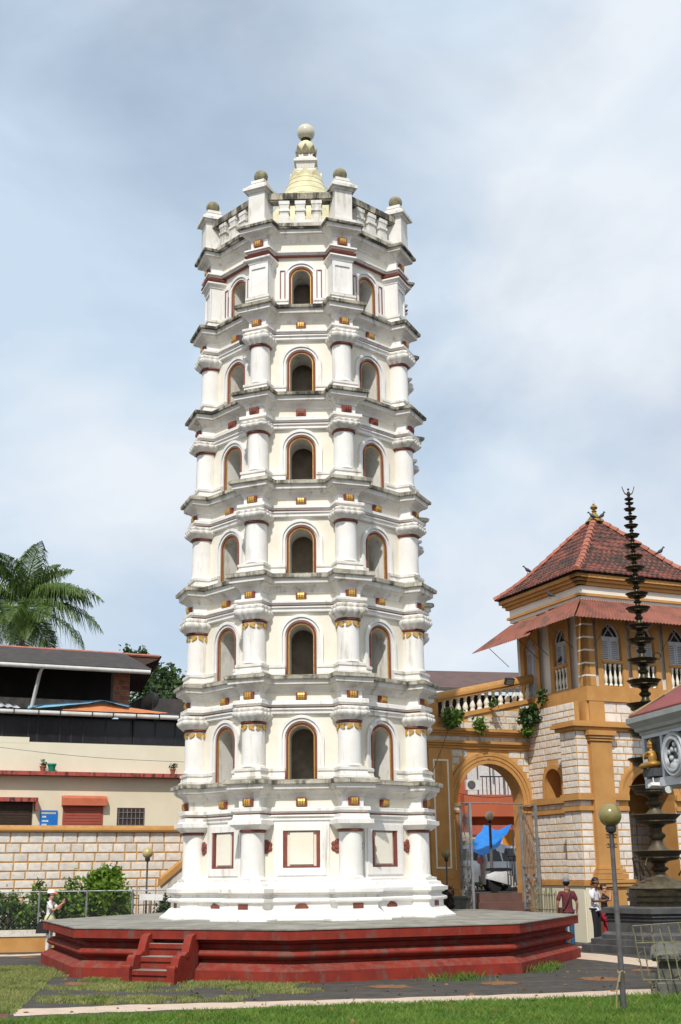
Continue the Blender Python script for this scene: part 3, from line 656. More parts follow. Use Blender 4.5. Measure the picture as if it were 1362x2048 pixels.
g = G(); g.box(-.02, .30, -.05, 0, 0, 1.52); g.box(1.30, AC - AH, -.05, 0, 0, 1.52); g.box(AC + AH, 6.2, -.05, 0, 0, 1.52); g.box(-.05, 0, 0, .81, 0, 1.52); part('podium', g, 'pale_house', gh)
g = G(); g.box(.55, .6, .83, 3.5, 0, 1.52); part('podium', g, 'pale_house', gh)
def band(z0, z1, p, m='ochre_wash', nm='string_course', front=True):
    g = G()
    if front: g.box(-p, AC - AH - (.02 if z1 < 4.2 else -9 if z0 > 5.2 else .33), -p, .02, z0, z1); g.box(-p, .02, .02, .83, z0, z1)
    if front and z1 < 4.2: g.box(AC + AH + .02, 6.2, -p, .02, z0, z1)
    part(nm, g, m, gh)
    g = G(); g.box(.6 - p, .62, .83, 3.52, z0, z1); part(nm, g, m, gh)
band(1.53, 1.66, .09); band(3.92, 4.09, .12); band(3.62, 3.74, .07)
for z0, z1, p in ((5.93, 6.03, .10), (6.035, 6.12, .2), (6.125, 6.2, .16)):
    g = G(); g.box(-p, 6.2, -p, .4, z0, z1); g.box(-p, .7, .4, .83 + p, z0, z1); part('cornice', g, 'ochre_wash', gh)
# pilaster on the front
g = G(); g.box(.43, 1.17, -.14, 0, 2.05, 5.6)
for x0, x1, p, z0, z1 in ((.38, 1.22, .18, 5.62, 5.68), (.35, 1.25, .21, 5.70, 5.76), (.31, 1.29, .25, 5.78, 5.92), (.38, 1.22, .19, 1.98, 2.05), (.33, 1.27, .24, 1.86, 1.97), (.27, 1.33, .27, 1.70, 1.85), (.10, 1.66, .30, 1.60, 1.69), (.14, 1.62, .27, 1.50, 1.59), (.28, 1.28, .20, 0, 1.49)): g.box(x0, x1, -p, 0, z0, z1)
part('pilaster', g, 'ochre_wash', gh)
g = G(); arch_band(g, AC, AH, 4.1, AS, [(0, -.02), (0, .05), (.12, .05), (.12, .035), (.24, .035), (.24, .06), (.31, .06), (.31, -.02)]); part('archivolt', g, 'ochre_wash', gh, 35)
g = G(); g.M = LW; arch_band(g, -2.2, .47, 4.1, 4.52, [(0, -.02), (0, .03), (.13, .03), (.13, -.02)]); part('archivolt', g, 'ochre_wash', gh, 35)
# stone blocks
def fh(a, b):
    r = AH + .32; z = min(abs(a - AS), abs(b - AS)) if (a > AS) else 0
    h = [(.41, 1.19)]
    if a < AS: h.append((AC - (AH if b < 3.9 else r), AC + (AH if b < 3.9 else r)))
    elif a - AS < r: w = sqrt(r * r - (a - AS) ** 2); h.append((AC - w, AC + w))
    return h
def lh(a, b):
    r = .61
    if b < 4.0: return []
    if a < 4.52: return [(-2.2 - r, -2.2 + r)]
    if a - 4.52 < r: w = sqrt(r * r - (a - 4.52) ** 2); return [(-2.2 - w, -2.2 + w)]
    return []
I4 = Matrix.Identity(4)
for z0, z1 in ((1.67, 3.61), (3.75, 3.92), (4.10, 5.92)):
    zz = courses(z0, z1, .2) if z1 - z0 > .3 else [z0, z1]
    lay(gh, I4, 0, 4.6, zz, .40, 'dressed_stone', fh)
    lay(gh, FLt, -.81, 0, zz, .36, 'dressed_stone')
for z0, z1 in ((1.67, 3.61), (3.75, 3.92), (4.10, 6.9)):
    zz = courses(z0, z1, .2) if z1 - z0 > .3 else [z0, z1]
    lay(gh, LW, -3.56, -.84, zz, .34, 'dressed_stone', lh)
lay(gh, Matrix.Translation((0, .36, 0)), 1.35, 5.2, [6.2, 6.53, 6.87], .62, 'dressed_stone')
lay(pr_, Matrix.Translation((0, 2.2, 0)), 1.3, 4.1, courses(.3, 3.6, .26), .42, 'dressed_stone')
g = G(); g.box(.785, 1.33, .30, .6, 6.2, 6.86); g.box(.70, .80, .42, 1.2, 6.2, 6.86); part('corner_console', g, 'ochre_wash', gh)
g = G(); g.box(.72, 6.0, .36, 4.14, 6.2, 6.88); part('wall_backing', g, 'ochre_joint', gh)
# upper storey
US = 4.5; US2 = 4.12
up = part('upper_storey', (lambda q: (q.box(.12, US - .12, .12, US2 - .12, 6.87, 10.8), q)[-1])(G(Matrix.Translation((.785, .36, 0)))), 'upper_wall', gh); UM = Matrix.Translation((.785, .36, 0))
UL = UM @ FLt
for fr, bays, a0, a1 in ((UM, (1.0, 2.27, 3.55), 0, US), (UL, (-1.32, -3.05), -US2, 0)):
    g = G(fr); g.box(a0 - .06, a1 + .06, -.07, .12, 6.87, 7.14); g.box(a0 - .04, a1 + .04, -.045, .12, 7.14, 7.33); part('belt_course', g, 'ochre_wash', gh)
    edges = [a0]
    for c in bays:
        g = G(fr); arch_face(g, c - .56, c + .56, 7.331, 10.0, c, .36, 7.36, 8.86, .18, mi=0, mj=0, pointed=.35, y=-.03)
        b = part('window_bay', g, 'ochre_wash', up)
        g = G(fr); g.box(c - .36, c + .36, -.045, .1, 8.05, 8.15); g.box(c - .40, c + .40, -.06, -.03, 8.075, 8.125)
        door = c < -2.9
        if not door: part('window_sill', g, 'ochre_wash', up)
        g = G(fr); z0 = 8.15 if not door else 7.36
        for sx in (-1, 1):
            x0, x1 = (c - .35, c - .01) if sx < 0 else (c + .01, c + .35)
            g.box(x0, x0 + .05, .09, .115, z0, 8.86); g.box(x1 - .05, x1, .09, .115, z0, 8.86); g.box(x0 + .05, x1 - .05, .09, .115, z0, z0 + .06); g.box(x0 + .05, x1 - .05, .09, .115, 8.80, 8.86)
            zz = z0 + .08
            while zz < 8.78:
                g.add([(x0 + .05, .085, zz), (x1 - .05, .085, zz), (x1 - .05, .114, zz + .05), (x0 + .05, .114, zz + .05)], [(0, 1, 2, 3)]); zz += .058
        part('louvred_shutter', g, 'shutter_paint', up)
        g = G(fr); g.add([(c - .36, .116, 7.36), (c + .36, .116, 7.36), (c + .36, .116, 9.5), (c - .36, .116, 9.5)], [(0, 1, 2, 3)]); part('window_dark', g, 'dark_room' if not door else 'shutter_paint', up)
        g = G(fr); arch_band(g, c, .31, 8.87, 8.87, [(0, -.1), (0, -.07), (.05, -.07), (.05, -.1)], 12, pointed=.35); g.box(c - .36, c + .36, .08, .11, 8.86, 8.91)
        for q in (-.2, .2): g.tube([(c - q, .1, 8.9), (c + q * .3, .1, 9.25)], .018, 4)
        part('fanlight_tracery', g, 'shutter_paint', up)
        if not door:
            bl = G(); bl.lathe([(.055, 0), (.055, .05), (.03, .07), (.05, .2), (.055, .26), (.028, .40), (.028, .50), (.045, .53), (.028, .56), (.05, .60), (.05, .67)], 10)
            me = bl.mesh('baluster', 'baluster_white', 50)
            for q in range(4): o = part('baluster', me, None, up); o.matrix_local = fr @ Matrix.Translation((c - .27 + .18 * q, .02, 7.37))
    for q in ((.17,) if fr is UM else (-.17,)):
        g = G(fr); g.box(min(0, q * 1.9) - (.05 if q > 0 else 0), max(0, q * 1.9) + (.05 if q < 0 else 0), -.05, .12, 7.331, 10.0); part('quoin_pier', g, 'ochre_wash', up)
        for z in (7.62, 8.0, 8.4, 8.8, 9.2, 9.55):
            g = G(fr); g.box(min(0, q * 1.9) - (.055 if q > 0 else 0), max(0, q * 1.9) + (.055 if q < 0 else 0), -.055, -.045, z, z + .05); part('white_joint', g, 'upper_wall', up)
    g = G(fr); g.box(a0, a1, -.03, .14, 10.0, 10.45); part('frieze', g, 'upper_wall', gh)
    for z0, z1, p in ((10.12, 10.2, .10), (10.46, 10.56, .12), (10.565, 10.66, .2), (10.665, 10.78, .28)):
        g = G(fr); g.box(a0 - p, a1 + p, -p, .14, z0, z1); part('cornice', g, 'ochre_wash', gh)
# corrugated canopy
def canopy(fr, u0, u1, m0, m1, zt, zb, out, nm='canopy_sheet'):
    g = G(fr); n = int((u1 - u0) / .045); rows = []
    for q in range(4):
        t = q / 3; ring = []
        for i in range(n + 1):
            x = (u0 + m0 * t) + ((u1 + m1 * t) - (u0 + m0 * t)) * i / n; ring.append((x, -.04 - out * t, zt + (zb - zt) * t + (.018 if i % 2 else -.018)))
        rows.append(ring)
    g.rings(rows, closed=False, cap0=False, cap1=False); return part(nm, g, 'canopy_red', up)
canopy(UM, 0, US, -.95, .95, 10.02, 9.22, .95); canopy(UL, -1.75, 0, -.1, .95, 10.02, 9.22, .95); canopy(UL, -US2, -1.6, -.85, .15, 9.93, 9.05, 1.05)
g = G()
for fr, xs in ((UM, (.35, 1.63, 2.9, 4.2)), (UL, (-.5, -1.9, -2.5, -4.3))):
    for x in xs:
        g = G(fr); g.tube([(x, -.05, 8.55), (x - .05, -.85, 9.22)], .012, 4); part('canopy_strut', g, 'iron_grey', up)
# tiled pyramid roof
rc, rh, re_ = US / 2, US / 2 + .36, 10.80; RFM = UM @ Matrix.Translation((rc, US2 / 2, 0)) @ Matrix.Diagonal((1, (US2 / 2 + .36) / rh, 1, 1))
roof = part('roof', (lambda q: (q.rings([[(-rh + .04, -rh + .04, re_), (rh - .04, -rh + .04, re_), (rh - .04, rh - .04, re_), (-rh + .04, rh - .04, re_)], [(-.05, -.05, 13.2), (.05, -.05, 13.2), (.05, .05, 13.2), (-.05, .05, 13.2)]]), q)[-1])(G(RFM)), 'dark_wood', gh)
def rz_(t): return re_ + .02 + 2.54 * t - .22 * sin(pi * min(1, t * 1.15)) * (1 - t)
for sd in range(4):
    g = G(RFM @ Matrix.Rotation(pi / 2 * sd, 4, 'Z')); N = 15
    for k in range(N):
        t0, t1 = k / N, min(1, (k + 1.18) / N); h0, h1 = rh * (1 - t0) + .02, rh * (1 - t1) + .01; n = max(4, int(h0 * 2 / .05)); lo = []; hi = []; bt_ = []
        for i in range(n + 1):
            x = -h0 + 2 * h0 * i / n; wv = .028 * (1 if i % 4 in (1, 2) else 0) + R(-.004, .004)
            lo.append((x, -rh * (1 - t0) - .02, rz_(t0) + .045 + wv)); hi.append((max(-h1, min(h1, x)), -rh * (1 - t1), rz_(t1) + .012 + wv)); bt_.append((x, -rh * (1 - t0) - .015, rz_(t0) + .01 + wv * .5))
        g.rings([bt_, lo, hi], closed=False, cap0=False, cap1=False)
    part('roof_tiles', g, 'terracotta', roof)['kind'] = 'stuff'
rg_ = G(); rg_.rings([[(-.12 * s, y, -.03), (-.09 * s, y, .06 * s), (0, y, .10 * s), (.09 * s, y, .06 * s), (.12 * s, y, -.03)] for y, s in ((-.16, 1.12), (-.15, 1.15), (.16, .9))]); rme = rg_.mesh('ridge_tile', 'terracotta_ridge')
for sd in range(4):
    M = RFM @ Matrix.Rotation(pi / 2 * sd, 4, 'Z')
    for k in range(15):
        t = (k + .5) / 15; p = Vector((-rh * (1 - t), -rh * (1 - t), rz_(t) + .05)); p2 = Vector((-rh * (1 - t - .05), -rh * (1 - t - .05), rz_(t + .05) + .05)); dr = (p2 - p).normalized()
        xx = dr.cross(Vector((0, 0, 1))).normalized(); o = part('ridge_tile', rme, None, roof)
        o.matrix_local = M @ Matrix(((xx.x, dr.x, xx.cross(dr).x, p.x), (xx.y, dr.y, xx.cross(dr).y, p.y), (xx.z, dr.z, xx.cross(dr).z, p.z), (0, 0, 0, 1)))
g = G(RFM); g.lathe([(.34, 13.26), (.28, 13.32), (.15, 13.50), (.08, 13.60), (.06, 13.63), (.10, 13.66), (.06, 13.69), (.05, 13.72), (.11, 13.75), (.13, 13.80), (.09, 13.86), (.03, 13.89), (.045, 13.92), (.015, 13.98), (.006, 14.06)], 20); part('finial', g, 'brass_bright', roof, 50)
# blue and grey drain pipe in the corner
g = G(); g.tube([(.53, .9, 1.2), (.53, .9, 3.7)], .035, 8); part('drain_pipe', g, 'cloth_jeans', gh)

# ------------------------------------------------------------------ gateway wall with arch
E0 = A0 + Matrix.Rotation(GR, 3, 'Z') @ Vector((.6, 3.53, 0))
gt = thing('gateway', 'ochre and white stone gateway wall with round arch and balustrade', 'gateway', E0, GR)
ac, ah, as_ = -1.5, 1.2, 4.02
g = G(); arch_face(g, -8.0, .3, 0, 6.5, ac, ah, 0, as_, .6, 26, 0, 1)
arch_face(g, -8.0, .3, 0, 6.5, ac, ah, 0, as_, .001, 26, 0, 1, y=.6)
g.add([(-8, 0, 6.5), (.3, 0, 6.5), (.3, .6, 6.5), (-8, .6, 6.5)], [(0, 1, 2, 3)]); part('wall', g, ['ochre_joint', 'ochre_wash'], gt)
g = G(); arch_band(g, ac, ah, as_, as_, [(-.01, -.02), (-.01, .06), (.10, .06), (.10, .045), (.12, .045), (.12, .075), (.21, .075), (.21, .06), (.23, .06), (.23, .09), (.35, .09), (.35, -.02)], 30); part('archivolt', g, 'ochre_wash', gt, 30)
g = G()
for sx in (-1, 1):
    xa, xb = (ac - ah - .33, ac - ah) if sx < 0 else (ac + ah, ac + ah + .31)
    g.box(xa, xb, -.06, 0, 0, 3.7); g.box(xa - .03, xb + .03, -.10, 0, 3.7, 3.76); g.box(xa - .05, xb + .05, -.13, 0, 3.90, 4.02)
part('jamb', g, 'ochre_wash', gt)
g = G(); g.box(ac - ah - .36, ac - ah + .02, -.09, 0, 3.77, 3.89); g.box(ac - ah - .2, ac - ah - .13, -.068, -.06, 2.0, 3.5); part('jamb_panel', g, 'baluster_white', gt)
for z0, z1, p in ((5.66, 5.74, .08), (5.745, 5.81, .13), (5.815, 5.89, .18), (6.05, 6.11, .12), (6.115, 6.18, .19), (6.185, 6.27, .25)):
    g = G(); g.box(-8, -.01, -p, .02, z0, z1); part('cornice', g, 'ochre_wash', gt)
g = G(); g.box(-8, -.01, -.05, .02, 5.892, 6.048); part('frieze', g, 'dressed_stone_old', gt)
# pilaster with painted panel
g = G(); g.box(-3.72, -2.90, -.16, 0, 1.75, 5.64); g.box(-3.80, -2.84, -.22, 0, 1.45, 1.74); g.box(-3.86, -2.80, -.26, 0, 0, 1.44); part('pilaster', g, 'ochre_wash', gt)
g = G()
for x0, x1, z0, z1 in ((-3.58, -3.53, 2.05, 5.3), (-3.09, -3.04, 2.05, 5.3), (-3.53, -3.09, 2.05, 2.1), (-3.53, -3.09, 5.25, 5.3)): g.box(x0, x1, -.172, -.16, z0, z1)
part('panel_line', g, 'baluster_white', gt)
def gh_(a, b):
    r = ah + .36; h = []
    if a < as_: h.append((ac - ah - .38, ac + ah + .34))
    elif a - as_ < r: w = sqrt(r * r - (a - as_) ** 2); h.append((ac - w, ac + w))
    h.append((-3.74, -2.88)); return h
lay(gt, I4, -5.2, -.02, courses(.2, 5.64, .215), .38, 'dressed_stone_old', gh_)
# sloping balustrade
SL = (7.22 - 6.57) / 2.99
def zb_(x): return 6.57 + SL * (x + 2.83)
for k in range(9): pass
g = G(); g.add([(-3.3, -.06, 6.27), (.5, -.06, 6.27), (.5, -.06, zb_(.5)), (-3.3, -.06, zb_(-3.3)), (-3.3, .3, 6.27), (.5, .3, 6.27), (.5, .3, zb_(.5)), (-3.3, .3, zb_(-3.3))], [(0, 1, 2, 3), (4, 5, 6, 7), (0, 3, 7, 4), (1, 2, 6, 5), (3, 2, 6, 7)]); part('parapet_base', g, 'ochre_joint', gt)
for z0 in (6.28, 6.49, 6.70, 6.91):
    x0 = max(-3.2, (z0 + .21 - 6.57) / SL - 2.83)
    if x0 < .3: lay(gt, Matrix.Translation((0, -.06, 0)), x0, .45, [z0, z0 + .21], .45, 'dressed_stone_old')
def slopebox(g, x0, x1, y0, y1, d0, d1):
    g.rings([[(x, y0, zb_(x) + d0), (x, y1, zb_(x) + d0), (x, y1, zb_(x) + d1), (x, y0, zb_(x) + d1)] for x in (x0, x1)])
g = G(); slopebox(g, -3.3, .55, -.12, .22, -.02, .12); part('balustrade_base', g, 'ochre_wash', gt)
g = G(); slopebox(g, -3.35, .6, -.14, .26, .68, .76); slopebox(g, -3.35, .6, -.10, .22, .60, .68)
g.rings([[(x, .05 + .19 * cos(a), zb_(x) + .76 + .15 * sin(a)) for a in [pi * q / 8 for q in range(9)]] for x in (-3.4, .62)]); part('balustrade_rail', g, 'ochre_wash', gt, 40)
g = G(); g.box(-3.72, -3.3, -.1, .3, 6.27, 7.2); part('newel', g, 'ochre_wash', gt)
bl = G(); bl.lathe([(.085, 0), (.085, .05), (.06, .07), (.085, .14), (.088, .19), (.05, .31), (.04, .37), (.065, .39), (.04, .41), (.06, .45), (.075, .48), (.075, .52)], 12); me = bl.mesh('baluster', 'baluster_white', 50)
for k in range(13):
    x = -3.02 + k * .262; part('baluster', me, None, gt, loc=(x, .05, zb_(x) + .10))
# flight of steps and the road behind
g = G(); g.M = Matrix.Translation(E0) @ Matrix.Rotation(GR, 4, 'Z')
fs = thing('gate_steps', 'brown stone steps climbing through the gateway arch', 'steps', E0, GR)
for k in range(5):
    g = G(); g.box(-2.68, -.32, -.95 + .32 * k, 1.3, .26 * k if k else 0, .26 * (k + 1)); part('step', g, 'step_stone', fs)
g = G(Matrix.Translation(E0) @ Matrix.Rotation(GR, 4, 'Z')); g.box(-3.6, 12, .66, 60, -.2, 1.3); struct('road', g, 'road_tar')
# gate leaves
def leaf(hinge, end, nm, label):
    h, e = Vector(hinge), Vector(end); w = (e - h).length; t = thing(nm, label, 'gate', (h.x, h.y, .8), atan2(e.y - h.y, e.x - h.x), 'leaves of the metal gate'); H = 3.15
    for x in (0, w): g = G(); g.box(x - .035, x + .035, -.035, .035, 0, H); part('post', g, 'steel_grey', t)
    for z in (.05, 1.3, H - .04): g = G(); g.box(.035, w - .035, -.022, .022, z - .022, z + .022); part('rail', g, 'steel_grey', t)
    n = 11
    for i in range(1, n): g = G(); g.tube([(w * i / n, 0, 1.32), (w * i / n, 0, H - .06 - (.25 * sin(pi * i / n)))], .009, 4); part('bar', g, 'galvanised', t)
    for cx in (.25, .75):
        for cz in (.3, .62, .95):
            for s in (-1, 1):
                g = G(); pts = []
                for q in range(22): a = q * .45; r = .145 * (1 - q / 26); pts.append((w * cx + s * r * cos(a) + 0 * s, 0, cz + r * sin(a)))
                g.tube(pts, .011, 4); part('scroll', g, 'galvanised', t)
    for i in range(1, 16): g = G(); g.tube([(w * i / 16, .01, .07), (w * i / 16, .01, 1.28)], .006, 4); part('bar', g, 'galvanised', t)
    g = G(); pts = [(w * .5 + .30 * w * sin(q * pi / 6) * (1 - .4 * q / 12), 0, 1.35 + 1.6 * q / 12) for q in range(13)]; g.tube(pts, .012, 4); part('wavy_bar', g, 'galvanised', t)
    return t
leaf((3.57, 38.45), (3.79, 37.5), 'gate_leaf', 'grey metal gate leaf standing open at the left jamb of the arch')
leaf((5.56, 39.35), (5.9, 38.4), 'gate_leaf', 'grey scrollwork gate leaf standing open at the right jamb of the arch')
g = G(Matrix.Translation(E0) @ Matrix.Rotation(GR, 4, 'Z'))
g.tube([(-2.7, .1, 4.0), (-.3, .1, 4.0)], .025, 6); o = part('gate_lintel_bar', g, 'steel_grey'); tag(o, 'thin grey iron bar spanning the arch at spring level', 'bar')
# ------------------------------------------------------------------ beyond the gate
ob = thing('orange_house', 'orange house with balcony seen through the gateway arch', 'building', (4.0, 56, 1.3), GR * .5)
g = G(); g.box(-7, 1.6, 0, 6, 0, 7.1); g.box(1.6, 9, .8, 6, 0, 7.1); part('wall', g, 'orange_house', ob)
g = G(); g.box(1.61, 9, .76, .8, 3.9, 7.05); part('white_wall', g, 'cloth_pale', ob)
g = G(); g.box(1.3, 7, -.6, .8, 3.0, 3.95); part('balcony', g, 'orange_house', ob)
for i in range(22): g = G(); g.tube([(2.2 + .2 * i, -.55, 3.95), (2.2 + .2 * i, -.55, 4.75)], .02, 4); part('railing_bar', g, 'iron_black', ob)
g = G(); g.tube([(2.1, -.55, 4.75), (6.6, -.55, 4.75)], .03, 5); part('railing_top', g, 'iron_black', ob)
g = G(); g.box(4.0, 6, .7, .75, 3.9, 6.6); part('balcony_door', g, 'dark_glass', ob)
for x in (2.4, 3.0, 3.7): g = G(); g.tube([(x, .7, 4.0), (x, .7, 7.4)], .03, 5); part('awning_pole', g, 'iron_grey', ob)
g = G(); g.box(-4, 9, -.8, .6, 1.9, 2.3); part('cream_beam', g, 'cream_house', ob)
g = G(); g.box(1.4, 6, -1.0, -.7, 2.2, 2.6); part('red_sill', g, 'shutter_red', ob)
g = G(); g.rings([[(.6, -.9, 2.05), (6, -.9, 2.05), (6, -.88, 2.1), (.6, -.88, 2.1)], [(.0, -3.2, .95), (6, -3.2, .95), (6, -3.18, 1.0), (0, -3.18, 1.0)]]); part('lean_to_roof', g, 'pink_roof', ob)
g = G(); g.box(-4, 8, -2.6, -2.4, 0, 1.3); part('yard_wall', g, 'cream_house', ob)
acu = thing('air_conditioner', 'white air conditioner box on the orange house wall', 'air conditioner', (5.75, 55.85, 5.45), GR * .5)
acu.scale = (.72, .72, .72)
g = G(); g.box(-.42, .42, -.3, 0, 0, .62); part('casing', g, 'ac_white', acu); g = G(Matrix.Translation((-.08, -.305, .31)) @ Matrix.Rotation(pi / 2, 4, 'X')); g.lathe([(.26, 0), (.26, .02), (.2, .03), (.05, .03)], 20); part('fan_guard', g, 'iron_grey', acu)
# blue tarpaulin, orange banner, bush
a, b, c, d = at(934, 1702, 42.6), at(992, 1700, 42.6), at(1024, 1650, 44), at(968, 1652, 45)
g = G(); n = 8; rows = []
for i in range(n + 1):
    l = a.lerp(d, i / n); r = b.lerp(c, i / n); rows.append([tuple(l.lerp(r, j / 8) + Vector((0, 0, .05 * sin(i * 1.7 + j) - .12 * sin(pi * j / 8)))) for j in range(9)])
g.rings(rows, closed=False, cap0=False, cap1=False); tpo = tag(part('tarpaulin', g, 'tarp_blue', None, 60), 'bright blue tarpaulin awning slung above the parked car', 'tarpaulin')
for q in (a, c, d): g = G(); g.tube([(q.x, q.y, 1.3), tuple(q)], .02, 6); part('support_pole', g, 'iron_grey', tpo)
p = at(1020, 1740, 45); q = at(1012, 1655, 45)
g = G(); g.rings([[(p.x - .25, p.y, p.z), (p.x + .2, p.y + .05, p.z), (p.x + .2, p.y + .07, p.z), (p.x - .25, p.y + .03, p.z)], [(q.x - .12, q.y, q.z), (q.x + .3, q.y + .05, q.z - .1), (q.x + .3, q.y + .07, q.z - .1), (q.x - .12, q.y + .03, q.z)]]); tag(part('banner', g, 'banner_orange'), 'orange cloth banner hanging beside the blue tarpaulin', 'banner')
bu = thing('roadside_bush', 'green roadside bush behind the parked silver car', 'bush', (5.2, 48, 1.3))
part('foliage', leaf_mesh('foliage', clumps((0, 0, .9), (2.2, .8, .95), 60, 60, .14, .3), .12, ['leaf_mid', 'leaf_bright']), None, bu)
g = G(); [g.tube([(R(-.6, .6), 0, 0), (R(-1, 1), R(-.3, .3), .9)], .03, 5, r1=.012) for _ in range(6)]; part('stems', g, 'bark', bu)
# parked car: rear quarter toward the gate
car = thing('parked_car', 'silver hatchback parked beyond the gate, rear quarter to the arch', 'car', (5.3, 44.6, 1.3), radians(42))
def sec(x, w, zb, zw, wt, zt): return [(x, -w, zb), (x, -w * 1.0, zb + .25), (x, -w * .985, zw), (x, -wt, zt), (x, -wt * .6, zt + .03), (x, wt * .6, zt + .03), (x, wt, zt), (x, w * .985, zw), (x, w, zb + .25), (x, w, zb)]
g = G(); g.rings([sec(-1.62, .62, .42, .7, .55, .78), sec(-1.60, .76, .30, .86, .62, .92), sec(-1.52, .80, .22, .92, .64, 1.0), sec(-1.38, .80, .22, .95, .62, 1.42), sec(-1.22, .80, .22, .95, .62, 1.52), sec(-.3, .81, .20, .94, .63, 1.56), sec(.45, .81, .20, .92, .62, 1.48), sec(1.05, .80, .2, .9, .68, .98), sec(1.7, .77, .22, .8, .66, .84), sec(1.95, .66, .32, .62, .55, .66)]); part('body', g, 'car_silver', car, 40)
g = G(); g.add([(-1.53, -.55, .98), (-1.53, .55, .98), (-1.385, .52, 1.40), (-1.385, -.52, 1.40)], [(0, 1, 2, 3)]); g.M = Matrix.Translation((-.012, 0, 0)); part('rear_window', (lambda q: (q.add([(-1.54, -.56, .99), (-1.54, .56, .99), (-1.40, .54, 1.41), (-1.40, -.54, 1.41)], [(0, 1, 2, 3)]), q)[-1])(G()), 'dark_glass', car)
for s in (-1, 1):
    for x0, x1, x2, x3 in ((-1.22, -.5, -.52, -1.12), (-.42, .3, .28, -.42), (.36, .92, .46, .36)):
        g = G(); f = lambda x, z: (x, s * (.797 + (.63 - .797) * (z - .95) / .55 + .008), z); g.add([f(x0, .98), f(x1, .98), f(x2, 1.42), f(x3, 1.42)], [(0, 1, 2, 3)]); part('side_window', g, 'dark_glass', car)
    g = G(); g.box(-1.585, -1.50, s * .70 - .085, s * .70 + .085, .72, 1.12); part('tail_light', g, 'lens_red', car)
    for x in (-1.1, 1.2):
        g = G(Matrix.Translation((x, s * .72, .29)) @ Matrix.Rotation(pi / 2, 4, 'X')); g.lathe([(.2, -.1), (.29, -.09), (.29, .09), (.2, .1)], 20); w = part('wheel', g, 'tyre', car); g = G(Matrix.Translation((x, s * .725, .29)) @ Matrix.Rotation(pi / 2, 4, 'X')); g.lathe([(.19, -.105), (.17, -.09), (.17, .09), (.19, .105)], 16); part('rim', g, 'steel_grey', w)
g = G(); g.box(-1.68, -1.5, -.72, .72, .30, .52); part('bumper', g, 'car_silver', car); g = G(); g.box(-1.645, -1.63, -.24, .24, .66, .78); part('number_plate', g, 'print_white', car)
# scooter
sc = thing('scooter', 'white scooter with black seat parked in front of the silver car', 'scooter', (5.35, 41.0, 1.3), radians(22))
for x in (-.55, .6):
    g = G(Matrix.Translation((x, 0, .22)) @ Matrix.Rotation(pi / 2, 4, 'X')); g.lathe([(.13, -.05), (.22, -.045), (.22, .045), (.13, .05)], 18); part('wheel', g, 'tyre', sc)
g = G(); g.rings([[(x, -w, z0), (x, -w * 1.1, (z0 + z1) / 2), (x, -w * .7, z1), (x, w * .7, z1), (x, w * 1.1, (z0 + z1) / 2), (x, w, z0)] for x, w, z0, z1 in ((-.85, .06, .42, .55), (-.6, .15, .35, .66), (-.2, .17, .25, .68), (.05, .14, .2, .5), (.12, .14, .2, .3), (.4, .14, .2, .28), (.45, .16, .22, .6), (.5, .14, .35, .85), (.55, .06, .5, .9))]); part('body', g, 'scooter_white', sc, 50)
g = G(); g.rings([[(x, -w, z), (x, -w * .8, z + .09), (x, w * .8, z + .09), (x, w, z)] for x, w, z in ((-.82, .1, .66), (-.4, .15, .67), (.02, .12, .66))]); part('seat', g, 'plastic_black', sc, 50)
g = G(); g.tube([(.6, 0, .25), (.47, 0, .98)], .03, 6); g.tube([(.42, -.32, 1.0), (.47, 0, .98), (.42, .32, 1.0)], .018, 6); part('handlebar', g, 'plastic_black', sc)
# iron railing panel by the steps
rl = thing('iron_railing', 'short black iron railing panel beside the gateway steps', 'railing', (5.2, 40.35, 1.3), GR)
for i in range(8): g = G(); g.tube([(.1 * i, 0, 0), (.1 * i, 0, 1.15)], .014, 4); part('bar', g, 'iron_black', rl)
for z in (.12, 1.12): g = G(); g.tube([(0, 0, z), (.72, 0, z)], .02, 4); part('rail', g, 'iron_black', rl)
# top storey coloured near-black for the shade under its eave, and brown sheet roof of the orange house
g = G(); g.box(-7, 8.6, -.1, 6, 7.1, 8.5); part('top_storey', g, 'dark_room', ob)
g = G(); g.rings([[(-8, -1.3, 8.55), (8.6, -1.3, 8.55), (8.6, -1.3, 8.65), (-8, -1.3, 8.65)], [(-8, 3, 10.0), (8.6, 3, 10.0), (8.6, 3, 10.1), (-8, 3, 10.1)]]); part('roof', g, 'brown_sheet', ob)
g = G(); g.box(-8, 8.6, -1.36, -1.3, 8.48, 8.62); part('gutter', g, 'iron_grey', ob)
g = G(); g.box(5.6, 6.1, 1.2, 1.7, 9.2, 10.3); g.box(5.5, 6.2, 1.1, 1.8, 10.3, 10.45); part('chimney', g, 'cement', ob)
for x in (-5, -2.5, 0, 2.5, 5): g = G(); g.tube([(x, -.9, 6.6), (x, -.9, 8.6)], .05, 6); part('veranda_post', g, 'iron_black', ob)

